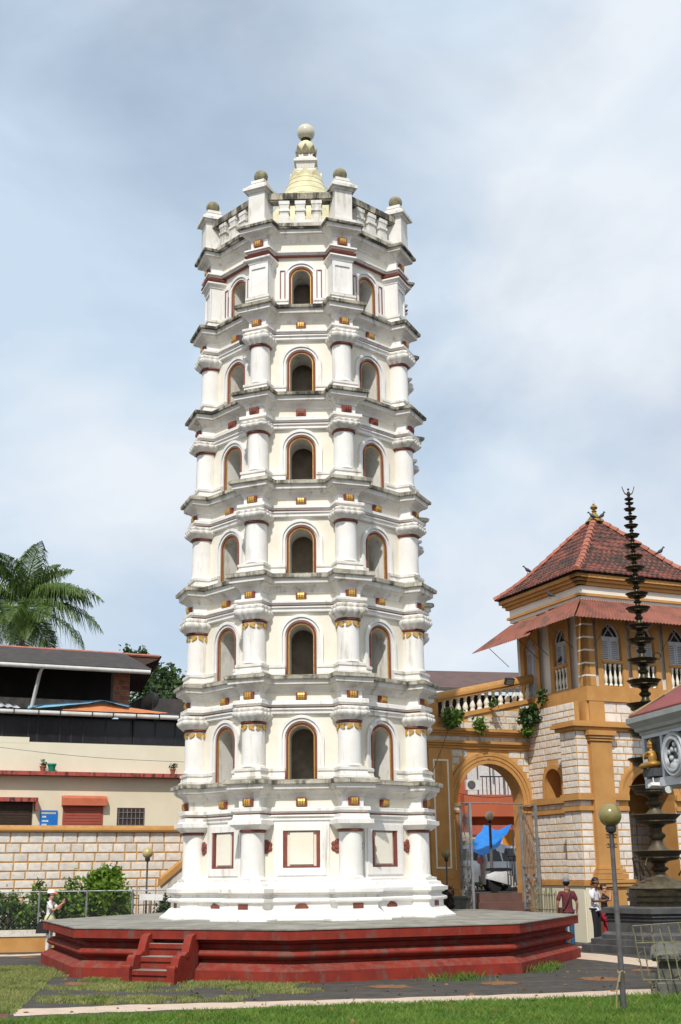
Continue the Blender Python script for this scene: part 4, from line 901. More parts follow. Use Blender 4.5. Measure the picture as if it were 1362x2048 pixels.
# ------------------------------------------------------------------ retaining wall, left
W0 = Vector((-10.21, 37, 0)); rw = thing('retaining_wall', 'long white block retaining wall with ochre joints behind the hedge', 'wall', W0, GR)
g = G(); g.box(-6, 9, 0, .6, 0, 3.25); part('backing', g, 'ochre_joint', rw)
g = G(); g.rings([[(x, y, z) for y, z in ((.62, 3.25), (-.12, 3.25), (-.14, 3.30), (-.12, 3.36), (-.06, 3.43), (.62, 3.46))] for x in (-6, 9)]); part('coping', g, 'ochre_wash', rw)
lay(rw, I4, -1.6, 8.2, [.2, .5, .8, 1.08, 1.36, 1.62, 1.87, 2.11, 2.37, 2.63, 2.91, 3.25], .50, 'dressed_stone', th=.025, joint=.045)
sr = thing('stair_coping', 'sloping ochre stair coping against the block wall left of the tower', 'coping', at(318, 1772, 38.3), GR)
g = G(); g.rings([[(x, y, z) for y, z in ((-.16, z0), (.16, z0), (.16, z0 + .2), (0, z0 + .26), (-.16, z0 + .2))] for x, z0 in ((0, 0), (1.6, 1.27))]); part('rail', g, 'ochre_wash', sr)
g = G(); g.add([(0, -.1, -1.6), (1.6, -.1, -1.6), (1.6, -.1, 1.27), (0, -.1, 0), (0, .1, -1.6), (1.6, .1, -1.6), (1.6, .1, 1.27), (0, .1, 0)], [(0, 1, 2, 3), (4, 5, 6, 7), (0, 3, 7, 4)]); part('stair_side', g, 'dressed_stone_old', sr)

# ------------------------------------------------------------------ long house, left
H0 = Vector((-12.55, 45, 0)); hs = thing('long_house', 'long cream house with dark upper windows and sheet roofs at the left', 'building', H0, GR)
g = G(); g.box(-6, 9, 0, 6, 0, 5.5); part('lower_wall', g, 'cream_house', hs)
g = G(); g.box(-6, 9, .05, 6, 5.5, 6.75); g.box(-6, 1.0, .045, .06, 6.7, 6.92); part('upper_wall', g, 'pale_house', hs)
g = G(); g.box(-6, 9, -.38, .05, 5.52, 5.66); part('ledge', g, 'ledge_red', hs)
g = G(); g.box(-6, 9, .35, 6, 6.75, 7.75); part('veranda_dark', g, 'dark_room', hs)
xs = [-5.2, -3.9, -2.6, -1.3, .0, .95, 1.28, 2.12, 2.55, 3.0, 3.86, 4.85, 4.95, 5.8, 6.6, 7.6, 8.8]
for x in xs: g = G(); g.box(x - .03, x + .03, .1, .16, 6.75, 7.75); part('window_post', g, 'window_frame_dark', hs)
for x0, x1 in zip(xs, xs[1:]):
    if x1 - x0 > .3: g = G(); g.box(x0 + .03, x1 - .03, .12, .135, 6.76, 7.7); part('window_pane', g, 'dark_glass', hs)
g = G(); g.box(-6, 9, .08, .18, 6.70, 6.76); part('window_rail', g, 'window_frame_dark', hs)
g = G(); g.rings([[(-6, -.27, 7.82), (9, -.27, 7.82), (9, -.27, 7.86), (-6, -.27, 7.86)], [(-6, 1.2, 8.10), (9, 1.2, 8.10), (9, 1.2, 8.14), (-6, 1.2, 8.14)]]); part('lower_roof', g, 'dark_sheet', hs)
def pipe(p, r, m, par, nm): g = G(); g.tube(p, r, 10); return part(nm, g, m, par, 60)
pipe([(-6, -.33, 7.80), (9, -.33, 7.80)], .085, 'pvc_white', hs, 'gutter')
pipe([(-6, -.9, 9.43), (5.25, -.9, 9.43)], .085, 'pvc_white', hs, 'gutter')
pipe([(1.15, -.86, 9.38), (1.12, -.6, 9.2), (.95, -.3, 8.0)], .07, 'pvc_white', hs, 'down_pipe')
for x in (.3, 1.2, 2.0, 3.2, 4.0, 4.9, 5.8, 6.6): g = G(); g.box(x - .015, x + .015, -.44, -.22, 7.69, 7.91); part('gutter_bracket', g, 'iron_black', hs)
g = G(); g.box(-6, 4.05, .3, .55, 8.05, 8.40); part('loft_parapet', g, 'cement', hs)
g = G(); g.box(-6, 4.6, 2.6, 2.7, 8.1, 10.4); part('loft_dark', g, 'dark_room', hs)  # near-black panel stands in for shade inside the open loft
g = G(); g.box(-6, 4.6, .3, 2.7, 8.0, 8.06); part('loft_floor', g, 'cement', hs)
bp_ = part('pillar', (lambda q: (q.box(4.08, 4.72, .12, .5, 8.0, 9.6), q)[-1])(G()), 'cement', hs)
for r in range(8):
    z = 8.08 + r * .195
    for i, (x0, x1) in enumerate(((4.09, 4.27), (4.31, 4.55), (4.59, 4.71)) if r % 2 else ((4.09, 4.36), (4.41, 4.71))):
        if R(0, 1) < .93: g = G(); g.box(x0, x1, .10, .13, z, z + .15); part('brick', g, 'brick_red', bp_)
def sheet(par, x0, x1, y0, z0, y1, z1, m, nm, pitch=.09, amp=.02, skew=0.0):
    g = G(); n = int((x1 - x0) / pitch * 2); g.rings([[(x0 + (x1 - x0) * i / n + sk, y, z + (amp if i % 2 else -amp)) for i in range(n + 1)] for y, z, sk in ((y0, z0, 0), (y1, z1, skew))], closed=False, cap0=False, cap1=False); return part(nm, g, m, par)
sheet(hs, -6, 5.3, -.95, 9.52, 2.4, 10.68, 'dark_sheet', 'upper_roof', skew=-.3); sheet(hs, -6, 6.6, 5.6, 9.6, 2.4, 10.66, 'brown_sheet', 'upper_roof')
g = G(); g.tube([(-6, 2.4, 10.70), (6.5, 2.4, 10.64)], .07, 6); part('ridge_cap', g, 'terracotta_ridge', hs)
g = G(); g.add([(5.1, -.9, 9.4), (5.0, 2.4, 10.55), (6.5, 2.4, 10.55), (5.2, 2.0, 9.9)], [(0, 1, 2, 3)]); part('gable_soffit', g, 'dark_wood', hs)
g = G(); g.box(5.5, 9, 1.2, 5, 8.0, 8.75); part('rear_roof', g, 'dark_sheet', hs)
# shutters, window
for x0, x1, zt, m in ((2.36, 3.86, 4.82, 1), (-.9, 1.25, 4.72, 0)):
    sh = part('shutter', (lambda q: (q.box(x0, x1, -.03, .02, 2.6, zt), q)[-1])(G()), 'shutter_red' if m else 'dark_wood', hs)
    z = 2.7
    while z < zt - .5: g = G(); g.box(x0 + .08, x1 - .08, -.055, -.03, z, z + .085); part('slat', g, 'shutter_red' if m else 'dark_wood', sh); z += .1
    if m: g = G(); g.rings([[(x, y, z) for y, z in ((.0, zt), (-.2, zt - .05), (-.24, zt - .10), (-.24, zt - .36), (0, zt - .36))] for x in (x0 - .06, x1 + .1)]); part('shutter_box', g, 'shutter_box', hs)
    else: g = G(); g.box(x0, x1 + .14, -.3, -.25, zt - .15, zt); g.box(x1 + .06, x1 + .14, -.3, 0, zt - .45, zt); g.box(x0, x1 + .14, -.25, 0, zt - .05, zt); part('awning', g, 'ledge_red', hs)
wn_ = part('grilled_window', (lambda q: (q.box(4.4, 5.45, -.02, .02, 3.3, 4.40), q)[-1])(G()), 'dark_wood', hs)
for i in range(7): g = G(); g.box(4.45 + .16 * i, 4.47 + .16 * i, -.05, -.02, 3.3, 4.36); part('grille_bar', g, 'steel_grey', wn_)
for z in (3.5, 3.75, 4.0, 4.22): g = G(); g.box(4.42, 5.43, -.05, -.021, z, z + .02); part('grille_bar', g, 'steel_grey', wn_)
# tarps on the veranda roof
def cloth(rows, m, nm, label, amp=.03):
    g = G(); N = 16; out = []
    for r in rows:
        ring = []
        for i in range(N + 1):
            t = i / N * (len(r) - 1); k = min(int(t), len(r) - 2); p = Vector(r[k]).lerp(Vector(r[k + 1]), t - k); ring.append(tuple(p + Vector((0, 0, R(-amp, amp)))))
        out.append(ring)
    g.rings(out, closed=False, cap0=False, cap1=False); o = part(nm, g, m, None, 70); o.location = H0; o.rotation_euler = (0, 0, GR); return tag(o, label, 'tarpaulin')
cloth([[(.8, -.3, 7.92), (2.8, -.28, 8.18), (3.6, -.28, 8.36), (4.6, -.26, 8.16)], [(.9, .1, 8.12), (2.8, .1, 8.32), (3.6, .1, 8.44), (4.8, .1, 8.26)]], 'tarp_blue_pale', 'tarpaulin', 'pale blue sheet laid over the veranda roof of the long house', .012)
cloth([[(2.1, -.33, 7.91), (3.4, -.33, 7.93), (5.8, -.28, 7.95), (6.2, -.25, 7.98)], [(2.1, .0, 8.0), (3.5, -.05, 8.28), (4.6, .0, 8.2), (6.2, .0, 8.02)]], 'tarp_orange', 'tarpaulin', 'orange sheet lying on the veranda roof below the pale blue one', .012)
cloth([[(-1.6, -.3, 7.92), (-.4, -.33, 7.94), (.55, -.3, 7.92)], [(-1.6, .1, 8.18), (-.4, .1, 8.22), (.4, .1, 8.08)]], 'tarp_grey', 'tarpaulin', 'silver grey crumpled sheet at the far left of the veranda roof', .06)
dsh = thing('satellite_dish', 'dark satellite dish on the roof just left of the tower', 'satellite dish', H0 + Matrix.Rotation(GR, 3, 'Z') @ Vector((5.7, .3, 8.0)), 0)
g = G(Matrix.Translation((0, 0, .45)) @ Matrix.Rotation(radians(-55), 4, 'X') @ Matrix.Rotation(radians(-40), 4, 'Y')); g.lathe([(.02, 0), (.2, .03), (.36, .10), (.37, .10), (.2, .015), (.02, -.015)], 20); part('bowl', g, 'iron_grey', dsh, 50); g = G(); g.tube([(0, 0, 0), (0, 0, .45)], .03, 6); g.tube([(.1, -.1, .4), (.45, -.45, .5)], .012, 4); part('mast', g, 'iron_grey', dsh)
# flower pots on the ledge
def flowerpot(p, m, s, label, grow):
    t = thing('flower_pot', label, 'flower pot', p); g = G(); g.lathe([(.09 * s, 0), (.13 * s, .2 * s), (.15 * s, .2 * s), (.15 * s, .25 * s), (.12 * s, .25 * s), (.1 * s, .2 * s)], 14); part('pot', g, m, t, 50)
    if grow: part('plant', leaf_mesh('plant', clumps((0, 0, .38 * s), (.14, .14, .14), 8, 10, .04, .2), .05, 'leaf_grey'), None, t); g = G(); g.tube([(0, 0, .1), (.03, 0, .4)], .008, 4); part('stem', g, 'bark', t)
hm = Matrix.Translation(H0) @ Matrix.Rotation(GR, 4, 'Z')
flowerpot(hm @ Vector((1.5, -.22, 5.66)), 'pot_clay', .8, 'small clay flower pot on the red ledge left of the green pot', True)
flowerpot(hm @ Vector((1.83, -.22, 5.66)), 'pot_green', 1.15, 'green plastic pot on the red ledge of the long house', False)
flowerpot(hm @ Vector((6.45, -.22, 5.66)), 'pot_clay', .8, 'clay flower pot at the right end of the red ledge', True)
# blue notice board
nb = thing('notice_board', 'blue notice board with white lines of print between the shutters', 'sign', hm @ Vector((1.85, -.03, 3.3)), GR)
g = G(); g.box(-.31, .31, -.03, .02, 0, .98); part('board', g, 'sign_blue', nb)
g = G()
for r, (z, n, m) in enumerate(((.88, 13, 1), (.75, 4, 0), (.60, 6, 0), (.47, 5, 0), (.33, 7, 0), (.2, 6, 0))):
    x = -.27 if m else -.24
    for i in range(n): w = R(.022, .036); g.box(x, x + w, -.034, -.031, z - .03, z + .03, m); x += w + .009
part('print', g, ['print_white', 'print_yellow'], nb)['kind'] = 'stuff'
flush_blocks()

# ------------------------------------------------------------------ kerb, chain-link fence, hedge (left)
KB = Vector((-9.1, 34.85, 0)); kb = thing('kerb_wall', 'low ochre kerb wall with stone cap under the wire fence', 'kerb', KB, radians(8))
g = G(); g.box(-5, 4.6, 0, .3, 0, .40); part('face', g, 'ochre_wash', kb); g = G(); g.box(-5, 4.6, -.03, .33, .40, .56); part('cap', g, 'dressed_stone_old', kb)
fn = thing('chain_link_fence', 'grey chain link fence with pipe posts in front of the hedge', 'fence', KB + Vector((0, .12, .56)), radians(8)); FH = 1.0
for x in (-3.6, -2.2, -.72, .66, 1.95, 3.2, 4.5): g = G(); g.tube([(x, 0, 0), (x, 0, FH + .03)], .028, 8); part('post', g, 'galvanised', fn)
g = G(); g.tube([(-4, 0, FH), (4.5, 0, FH)], .017, 6); part('top_rail', g, 'galvanised', fn)
g = G(); x = -5.0
while x < 4.5:
    for s in (-1, 1):
        p0, p1 = (x, x + FH) if s > 0 else (x + FH, x)
        a, b = (p0, 0.0), (p1, FH)
        g.add([(a[0] - .0016, 0, a[1]), (a[0] + .0016, -.002, a[1]), (b[0] + .0016, 0, b[1]), (b[0] - .0016, -.002, b[1])], [(0, 1, 2, 3)])
    x += .085
part('wire_mesh', g, 'galvanised', fn)['kind'] = 'stuff'
def shrub(p, rad, n, per, sp, size, m, label, group='hedge shrubs behind the fence', shell=.3):
    t = thing('shrub', label, 'shrub', p, 0, group); part('foliage', leaf_mesh('foliage', clumps((0, 0, rad[2]), rad, n, per, sp, shell), size, m), None, t)
    g = G(); [g.tube([(R(-.2, .2), R(-.1, .1), 0), (R(-.7, .7) * rad[0], R(-.4, .4) * rad[1], rad[2] * R(.9, 1.5))], .022, 5, r1=.008) for _ in range(7)]; part('stems', g, 'bark', t); return t
shrub((-9.6, 35.7, .1), (1.0, .45, .72), 40, 60, .11, .085, ['leaf_mid', 'leaf_mid', 'leaf_dark', 'leaf_bright'], 'broad green shrub behind the fence at the left edge')
shrub((-8.4, 35.8, .1), (.9, .45, .80), 46, 60, .11, .085, ['leaf_mid', 'leaf_bright', 'leaf_mid'], 'mixed green shrub behind the fence above the woman in the cap')
shrub((-7.45, 35.9, .1), (.75, .45, .85), 40, 60, .11, .085, ['leaf_mid', 'leaf_bright'], 'green shrub behind the fence right of the woman')
shrub((-6.75, 35.9, .6), (.62, .45, .78), 44, 60, .11, .09, ['leaf_bright'], 'tall bright green shrub rising above the fence')
shrub((-5.1, 36.6, .1), (.5, .3, .65), 22, 50, .1, .08, ['leaf_dark', 'leaf_mid'], 'dark shrub beside the tower plinth at the left')
# timber frame leaning by the wall, iron fence, blank board
lf = thing('leaning_frame', 'dark timber frame leaning on the block wall behind the fence', 'frame', at(240, 1840, 36.6), radians(15))
g = G(); g.tube([(-.9, .1, .2), (-.05, .5, 1.05)], .05, 5); g.tube([(-.05, .5, 1.05), (.55, 0, -.3)], .06, 5); g.add([(-.9, .12, .2), (-.05, .52, 1.05), (.55, .02, -.3), (-.8, .02, -.6)], [(0, 1, 2, 3)]); part('boards', g, 'dark_wood', lf)
ir = thing('iron_fence', 'thin iron fence panel with ball tops left of the tower plinth', 'fence', at(265, 1850, 36.4), radians(10)); ir.location.z = .35
for i in range(8): g = G(); x = .15 * i; g.tube([(x, 0, 0), (x, 0, 1.05)], .012, 5); (g.sphere((x, 0, 1.1), .035, 8, 6) if i % 3 == 0 else None); part('upright', g, 'iron_grey', ir)
for z in (.1, .98): g = G(); g.tube([(0, 0, z), (1.05, 0, z)], .014, 5); part('rail', g, 'iron_grey', ir)
wb = thing('blank_board', 'blank white board fixed to the iron fence below the left globe lamp', 'sign', at(302, 1800, 36.2), radians(5)); g = G(); g.rings([[(x, 0, z), (x, .02, z)] + [(x, .02, z + .17), (x, 0, z + .17)] for x, z in ((-.33, 0.0), (.33, -.02))]); part('panel', g, 'print_white', wb); g = G(); g.tube([(0, .03, -1.1), (0, .03, 0)], .02, 5); part('stake', g, 'iron_grey', wb)

# ------------------------------------------------------------------ globe lamps
def globe_lamp(base, zc, r, m, pr, label, scroll=False, lean=0.0):
    t = thing('globe_lamp_post', label, 'lamp post', base, 0, 'globe lamp posts'); h = zc - base[2]
    g = G(); g.lathe([(pr, 0), (pr, h * .32), (pr * .93, h * .325), (pr * .93, h * .62), (pr * .82, h * .625), (pr * .82, h - r - .08)], 14); part('pole', g, 'iron_grey', t, 40)
    g = G(); g.lathe([(pr * .8, h - r - .09), (r * .42, h - r - .07), (r * .5, h - r - .01), (r * .46, h - r * .93)], 16); part('holder', g, 'iron_black', t, 40)
    g = G(); g.sphere((0, 0, h), r, 28, 18); part('globe', g, m, t, 60)
    if scroll:
        for z in (h - r - .13, h - r - .27):
            for a in range(4):
                g = G(Matrix.Rotation(a * pi / 2 + .4, 4, 'Z')); g.tube([(pr + .03 + .028 * cos(q), 0, z + .028 * sin(q)) for q in [pi * 2 * k / 9 for k in range(9)]], .006, 4); part('scroll', g, 'iron_black', t)
    return t
lr = globe_lamp((4.02, 18.86, 0), 2.77, .172, 'lamp_globe_olive', .043, 'tall globe lamp post with olive globe standing in the near grass', True)
globe_lamp((-5.75, 36.7, 0), at(293, 1706, 36.7).z, .155, 'lamp_globe_yellow', .032, 'globe lamp post with yellow globe left of the tower')
globe_lamp((2.98, 36.9, 0), at(893, 1708, 36.9).z, .13, 'lamp_globe_olive', .03, 'small globe lamp post between tower and gateway pilaster')
globe_lamp((4.78, 41.0, 1.3), at(975, 1632, 41).z, .145, 'lamp_globe', .055, 'globe lamp post with pale globe inside the gateway arch')
g = G(Matrix.Translation((4.02, 18.86, 0))); g.tube([(.045 * cos(q), .045 * sin(q), .55 + .02 * sin(3 * q)) for q in [k * .7 for k in range(20)]], .012, 5); g.tube([(-.03, -.04, .55), (-.10, -.06, .3), (-.12, -.05, .02)], .011, 5); g.tube([(-.03, -.05, .56), (-.06, -.08, .42)], .014, 5); tag(part('rope_tie', g, 'rope'), 'frayed rope tied round the near lamp post', 'rope')
# ------------------------------------------------------------------ brass lamp column on its stone plinth (right)
LX = at(1316, 1700, 32.7); LB = Vector((LX.x, LX.y, 0))
pl_ = thing('lamp_plinth', 'dark grey hexagonal stone plinth carrying the brass lamp column', 'plinth', LB, radians(-24))
def hexr(r, z): return [(r * sin(pi / 3 * k), -r * cos(pi / 3 * k), z) for k in range(6)]
for nm, P in (('base_step', [(2.2, 0), (2.2, .17)]), ('upper_step', [(1.95, .17), (1.95, .30)]), ('foot_moulding', [(1.66, .30), (1.66, .40), (1.56, .46), (1.52, .47)]), ('die', [(1.48, .47), (1.48, .74)]), ('cornice', [(1.52, .74), (1.53, .77), (1.48, .785), (1.48, .81), (1.57, .83), (1.57, .86), (1.52, .87), (1.52, .90), (1.63, .915), (1.63, 1.04), (1.3, 1.06)])):
    g = G(); g.rings([hexr(r, z) for r, z in P]); part(nm, g, 'basalt', pl_)
lc = thing('brass_lamp_column', 'tall dark brass lamp column of many stacked oil dishes', 'lamp', LB + Vector((0, 0, 1.06)), 0)
def zpx(y): return at(1300, y, 32.7).z - 1.06
def mpx(y): p = at(1300, y, 32.7); return (p.y * cos(PITCH) + (p.z - CAM_H) * sin(PITCH)) / FPX
g = G()
for r, z0, z1 in ((.86, 0, .12), (.92, .12, .20), (.88, .20, .26), (.93, .26, .33), (.86, .33, .40)): g.rings([hexr(r, z0), hexr(r, z1)])
part('stepped_base', g, 'dark_brass', lc)
g = G(); g.lathe([(.80, .40), (.82, .44), (.72, .52), (.55, .60), (.34, .68), (.2, .72)], 32); part('bell_foot', g, 'dull_brass', lc, 50)
DS = [(1005.7, 17.6), (1017, 23.4), (1033.8, 26), (1050, 28), (1069, 30.5), (1089.6, 33), (1112, 36), (1134.6, 39), (1159, 42), (1187, 44.5), (1215.5, 48), (1250.7, 50), (1278.8, 55), (1318.6, 58.6), (1360.8, 67), (1407.7, 76), (1460, 82), (1517, 88), (1572, 92), (1630, 98), (1702, 100)]
zs_ = [zpx(y) for y, w in DS]
for i, (y, w) in enumerate(DS):
    z, r = zs_[i], w / 2 * mpx(y); m = 'dull_brass' if i >= 18 else 'dark_brass'
    sc_ = lambda a, zz, n=max(12, int(r * 40)): 1 + .035 * abs(sin(a * n / 2))
    g = G(); g.lathe([(r * .25, z - r * .42), (r * .72, z - r * .34), (r * .80, z - r * .26), (r * .78, z - r * .2), (r * .93, z - r * .06), (r, z), (r * .95, z + r * .02), (r * .7, z - r * .06), (r * .3, z + r * .03), (r * .2, z + r * .10)], 64, fn=sc_); part('oil_dish', g, m, lc, 40)
    z1 = zs_[i + 1] if i + 1 < len(DS) else .66; hgt = z - r * .42 - z1; q = r * .30; b = z1
    if hgt > .02:
        g = G(); g.lathe([(q * 1.5, b), (q * 1.2, b + hgt * .12), (q * .75, b + hgt * .3), (q * .7, b + hgt * .42), (q * 1.15, b + hgt * .55), (q * 1.2, b + hgt * .64), (q * .7, b + hgt * .76), (q * .8, b + hgt * .9), (q * 1.3, b + hgt)], 18); part('stem', g, m, lc, 40)
zt = zs_[0]
g = G(); g.lathe([(.05, zt), (.03, zt + .06), (.12, zt + .10), (.13, zt + .13), (.05, zt + .17), (.02, zt + .2)], 14)
g.sphere((0, 0, zt + .26), .06, 10, 8, sc=(.9, .9, 1.5)); g.sphere((0, -.01, zt + .40), .035, 8, 6)
for s in (-1, 1): g.rings([[(s * x, y, zt + z) for y in (-.012, .012)] + [(s * (x + .01), y, zt + z - .03) for y in (.012, -.012)] for x, z in ((.03, .26), (.10, .30), (.14, .40), (.17, .50))])
part('winged_finial', g, 'dark_brass', lc)
g = G(); a = zs_[13]; g.tube([(.33 + .1 * cos(t) + .03, -.2, a + .06 + .09 * sin(t)) for t in [pi * k / 6 for k in range(13)]], .02, 5); part('handle', g, 'dark_brass', lc)
for s in (-1, 1):
    for q in range(3):
        g = G(); g.tube([(s * (.35 + .18 * q), -.5, .75), (s * (.5 + .15 * q), -.55, 1.0 + .1 * q), (s * (.42 + .15 * q), -.5, 1.2)], .035, 5, r1=.015); part('bird_ornament', g, 'dark_brass', lc)

# ------------------------------------------------------------------ grey shrine roof at the right edge
SH = Vector((5.60, 23.0, -.09)); sh_ = thing('grey_shrine', 'grey carved shrine canopy with red hipped roof at the right edge', 'shrine', SH, atan2(-2.05, .47))
# local x runs toward the viewer along the visible side, +y into the shrine is away to the right
def sbox(nm, m, x0, x1, y0, y1, z0, z1): g = G(); g.box(x0, x1, y0, y1, z0, z1); return part(nm, g, m, sh_)
sbox('core', 'shrine_panel', .06, 4.0, .06, 3.0, 3.62, 4.45)
sbox('bottom_beam', 'shrine_grey', 0, 4.06, 0, 3.06, 3.50, 3.66); sbox('top_beam', 'shrine_grey', 0, 4.06, 0, 3.06, 4.40, 4.47)
sbox('corner_stile', 'shrine_grey', -.003, .10, -.003, .12, 3.66, 4.40); sbox('stile', 'shrine_grey', .72, .80, -.003, .07, 3.66, 4.40)
g = G(); g.rings([[(-p, -p, z), (4.06 + p, -p, z), (4.06 + p, 3.06 + p, z), (-p, 3.06 + p, z)] for p, z in ((.02, 4.47), (.03, 4.52), (.08, 4.54), (.10, 4.60), (.18, 4.68), (.20, 4.70), (.20, 4.80), (.12, 4.82))]); part('cornice', g, 'shrine_mould', sh_)
g = G(); g.rings([[(-p, -p, z), (4.06 + p, -p, z), (4.06 + p, 3.06 + p, z), (-p, 3.06 + p, z)] for p, z in ((.16, 4.821), (.16, 4.845), (-.9, 5.55), (-1.5, 5.9))]); part('roof', g, 'shrine_roof', sh_)
g = G(); g.tube([(-.14, -.14, 4.86), (.35, .35, 5.18), (.9, .9, 5.56)], .03, 6); part('hip_rope', g, 'rope', sh_); g = G(); g.tube([(.02, -.14, 4.86), (.4, .33, 5.2)], .02, 6); part('hip_rope', g, 'rope', sh_)
g = G(Matrix.Translation((1.27, 0, 4.02)) @ Matrix.Rotation(pi / 2, 4, 'X'))
def oval(r, y, sx=.40, sz=.40): return [(sx * r * cos(t), sz * r * sin(t), y) for t in [2 * pi * k / 32 for k in range(32)]]
g.rings([oval(1, -.06), oval(1, .05), oval(.93, .08), oval(.80, .05), oval(.76, .09), oval(.66, .09), oval(.60, .03)], cap1=False); part('oval_frame', g, 'shrine_grey', sh_, 40)
for k in range(9):
    t = k * 2 * pi / 9; rr = .12 if k % 2 else .19; g = G(Matrix.Translation((1.27 + rr * cos(t), -.03, 4.0 + rr * 1.0 * sin(t)))); g.sphere((0, 0, 0), .055, 10, 8, sc=(1, .7, 1)); part('carved_boss', g, 'shrine_grey', sh_, 60)
g = G(Matrix.Translation((1.27, -.02, 3.80))); g.sphere((0, 0, 0), .14, 14, 8, sc=(1.3, .5, .8)); part('carved_boss', g, 'shrine_grey', sh_, 60)
for x0 in (1.85, 2.6, 3.4):
    g = G(); g.rings([[(x0 + q * .25 + w, y, 3.66 + .74 * q + .02 * sin(q * 9)) for w, y in ((-.1, 0), (.1, 0), (.07, -.07), (-.07, -.07))] for q in [k / 8 for k in range(9)]]); part('carved_scroll', g, 'shrine_grey', sh_, 40)
for x, y in ((3.3, .5), (3.3, 2.6), (.6, 2.6)):
    g = G(Matrix.Translation((x, y, 0))); g.lathe([(.22, .6), (.22, .8), (.15, .9), (.14, 3.2), (.2, 3.35), (.24, 3.5)], 12); part('pillar', g, 'shrine_grey', sh_, 40)
# gilded seated figurine in the corner panel
fgp = Matrix.Translation(SH) @ Matrix.Rotation(sh_.rotation_euler[2], 4, 'Z') @ Vector((.41, -.04, 3.83))
def skinned(name, J, E, m, parent, sub=1, rot=0):
    me = bpy.data.meshes.new(name); me.from_pydata([j[:3] for j in J], E, []); me.materials.append(MATS[m]); o = put(bpy.data.objects.new(name, me), parent)
    md = o.modifiers.new('Skin', 'SKIN'); md.use_smooth_shade = True; md.branch_smoothing = .4
    sk = me.skin_vertices[0].data
    for i, j in enumerate(J): sk[i].radius = (j[3], j[4] if len(j) > 4 else j[3]); sk[i].use_root = (i == 0)
    sd = o.modifiers.new('Subd', 'SUBSURF'); sd.levels = sub; sd.render_levels = sub; return o
fg = thing('gilded_figurine', 'small gilded seated figurine with folded hands in the shrine corner panel', 'statue', fgp, sh_.rotation_euler[2] + pi)
g = G(); g.sphere((-.03, 0, .17), .1, 14, 10, sc=(.62, .75, 1.15)); g.sphere((-.02, 0, .25), .085, 14, 8, sc=(.65, 1.0, .6)); g.tube([(-.02, 0, .26), (.0, 0, .33)], .03, 8)
g.sphere((.005, 0, .365), .052, 16, 12, sc=(1, .88, 1.12)); g.sphere((.056, 0, .358), .012, 8, 6); g.lathe([(.054, .395), (.05, .41), (.052, .425), (.036, .45), (.03, .47), (.008, .50)], 14, c=(-.005, 0, 0))
for s_ in (-1, 1):
    g.tube([(-.03, s_ * .08, .265), (-.0, s_ * .105, .21), (.01, s_ * .10, .165), (.05, s_ * .06, .18), (.095, s_ * .012, .225)], .026, 8, r1=.017); g.tube([(-.06, s_ * .05, .07), (.05, s_ * .13, .05), (.12, s_ * .12, .04), (.15, s_ * .02, .03)], .048, 8, r1=.03); g.sphere((-.005, s_ * .05, .36), .015, 8, 6, sc=(1, .6, 1.4))
g.tube([(.09, 0, .22), (.115, 0, .28)], .018, 6, r1=.008); g.sphere((-.05, 0, .07), .1, 14, 8, sc=(.9, 1.1, .6))
part('body', g, 'gold_figure', fg, 70, sc=(1.3, 1.2, 1.1))
g = G(); g.box(-.22, .22, -.08, .08, -.14, .0); part('pedestal', g, 'shrine_panel', fg)
cc = thing('security_camera', 'dark bullet security camera hanging under the grey shrine', 'camera', at(1334, 1580, 22.2)); g = G(Matrix.Rotation(pi / 2, 4, 'X')); g.lathe([(.055, -.16), (.06, -.14), (.06, .10), (.04, .105)], 18); part('barrel', g, 'plastic_black', cc, 40); g = G(Matrix.Rotation(pi / 2, 4, 'X')); g.lathe([(.052, .098), (.064, .098), (.064, .125), (.052, .125)], 20); part('ring', g, 'ac_white', cc); g = G(); g.tube([(0, .1, .05), (0, .1, .16)], .02, 6); part('bracket', g, 'ac_white', cc)
fl_ = thing('flood_light', 'white flood light under the corner of the grey shrine', 'light', at(1308, 1570, 22.4)); g = G(Matrix.Rotation(.35, 4, 'Z') @ Matrix.Rotation(-.3, 4, 'X')); g.box(-.09, .09, -.06, .06, -.03, .03); part('casing', g, 'print_white', fl_); g = G(); g.tube([(0, 0, .02), (0, .03, .13)], .012, 5); part('bracket', g, 'ac_white', fl_)

# ------------------------------------------------------------------ mossy stone base and bamboo lattice (near right)
sb = thing('stone_base', 'mossy moulded stone base behind the bamboo lattice', 'base', (4.95, 20.75, 0), radians(-14))
for nm, P in (('foot', [(0, 0), (0, .22), (.03, .24)]), ('block_course', [(.05, .24), (.05, .44)]), ('moulding', [(.12, .44), (.14, .48), (.14, .54), (-.01, .56), (-.04, .60), (-.04, .65), (.04, .68), (.08, .71), (.12, .72)])):
    g = G(); g.rings([[(o, o, z), (3.2, o, z), (3.2, 2.6, z), (o, 2.6, z)] for o, z in P]); part(nm, g, 'basalt_mossy', sb)
for x in (.55, 1.1, 1.75): g = G(); g.box(x - .012, x + .012, .035, .06, .25, .43); part('joint', g, 'dark_room', sb)
bf = thing('bamboo_lattice', 'leaning green bamboo lattice fence in front of the stone base', 'fence', (4.9, 20.3, 0))
bo = Vector((4.9, 20.3, 0))
def stick(a, b, r, twigs=True):
    g = G(); pts = [a.lerp(b, k / 6) + Vector((R(-.012, .012), R(-.01, .01), 0)) for k in range(7)]; g.tube([tuple(p - bo) for p in pts], r, 6)
    if twigs:
        for k in range(1, 6):
            if R(0, 1) < .75: q = pts[k] - bo; g.tube([tuple(q), tuple(q + Vector((R(-.1, .1), R(-.04, .04), R(.03, .09))))], r * .5, 4, r1=r * .2)
    part('bamboo_stick', g, 'bamboo', bf)
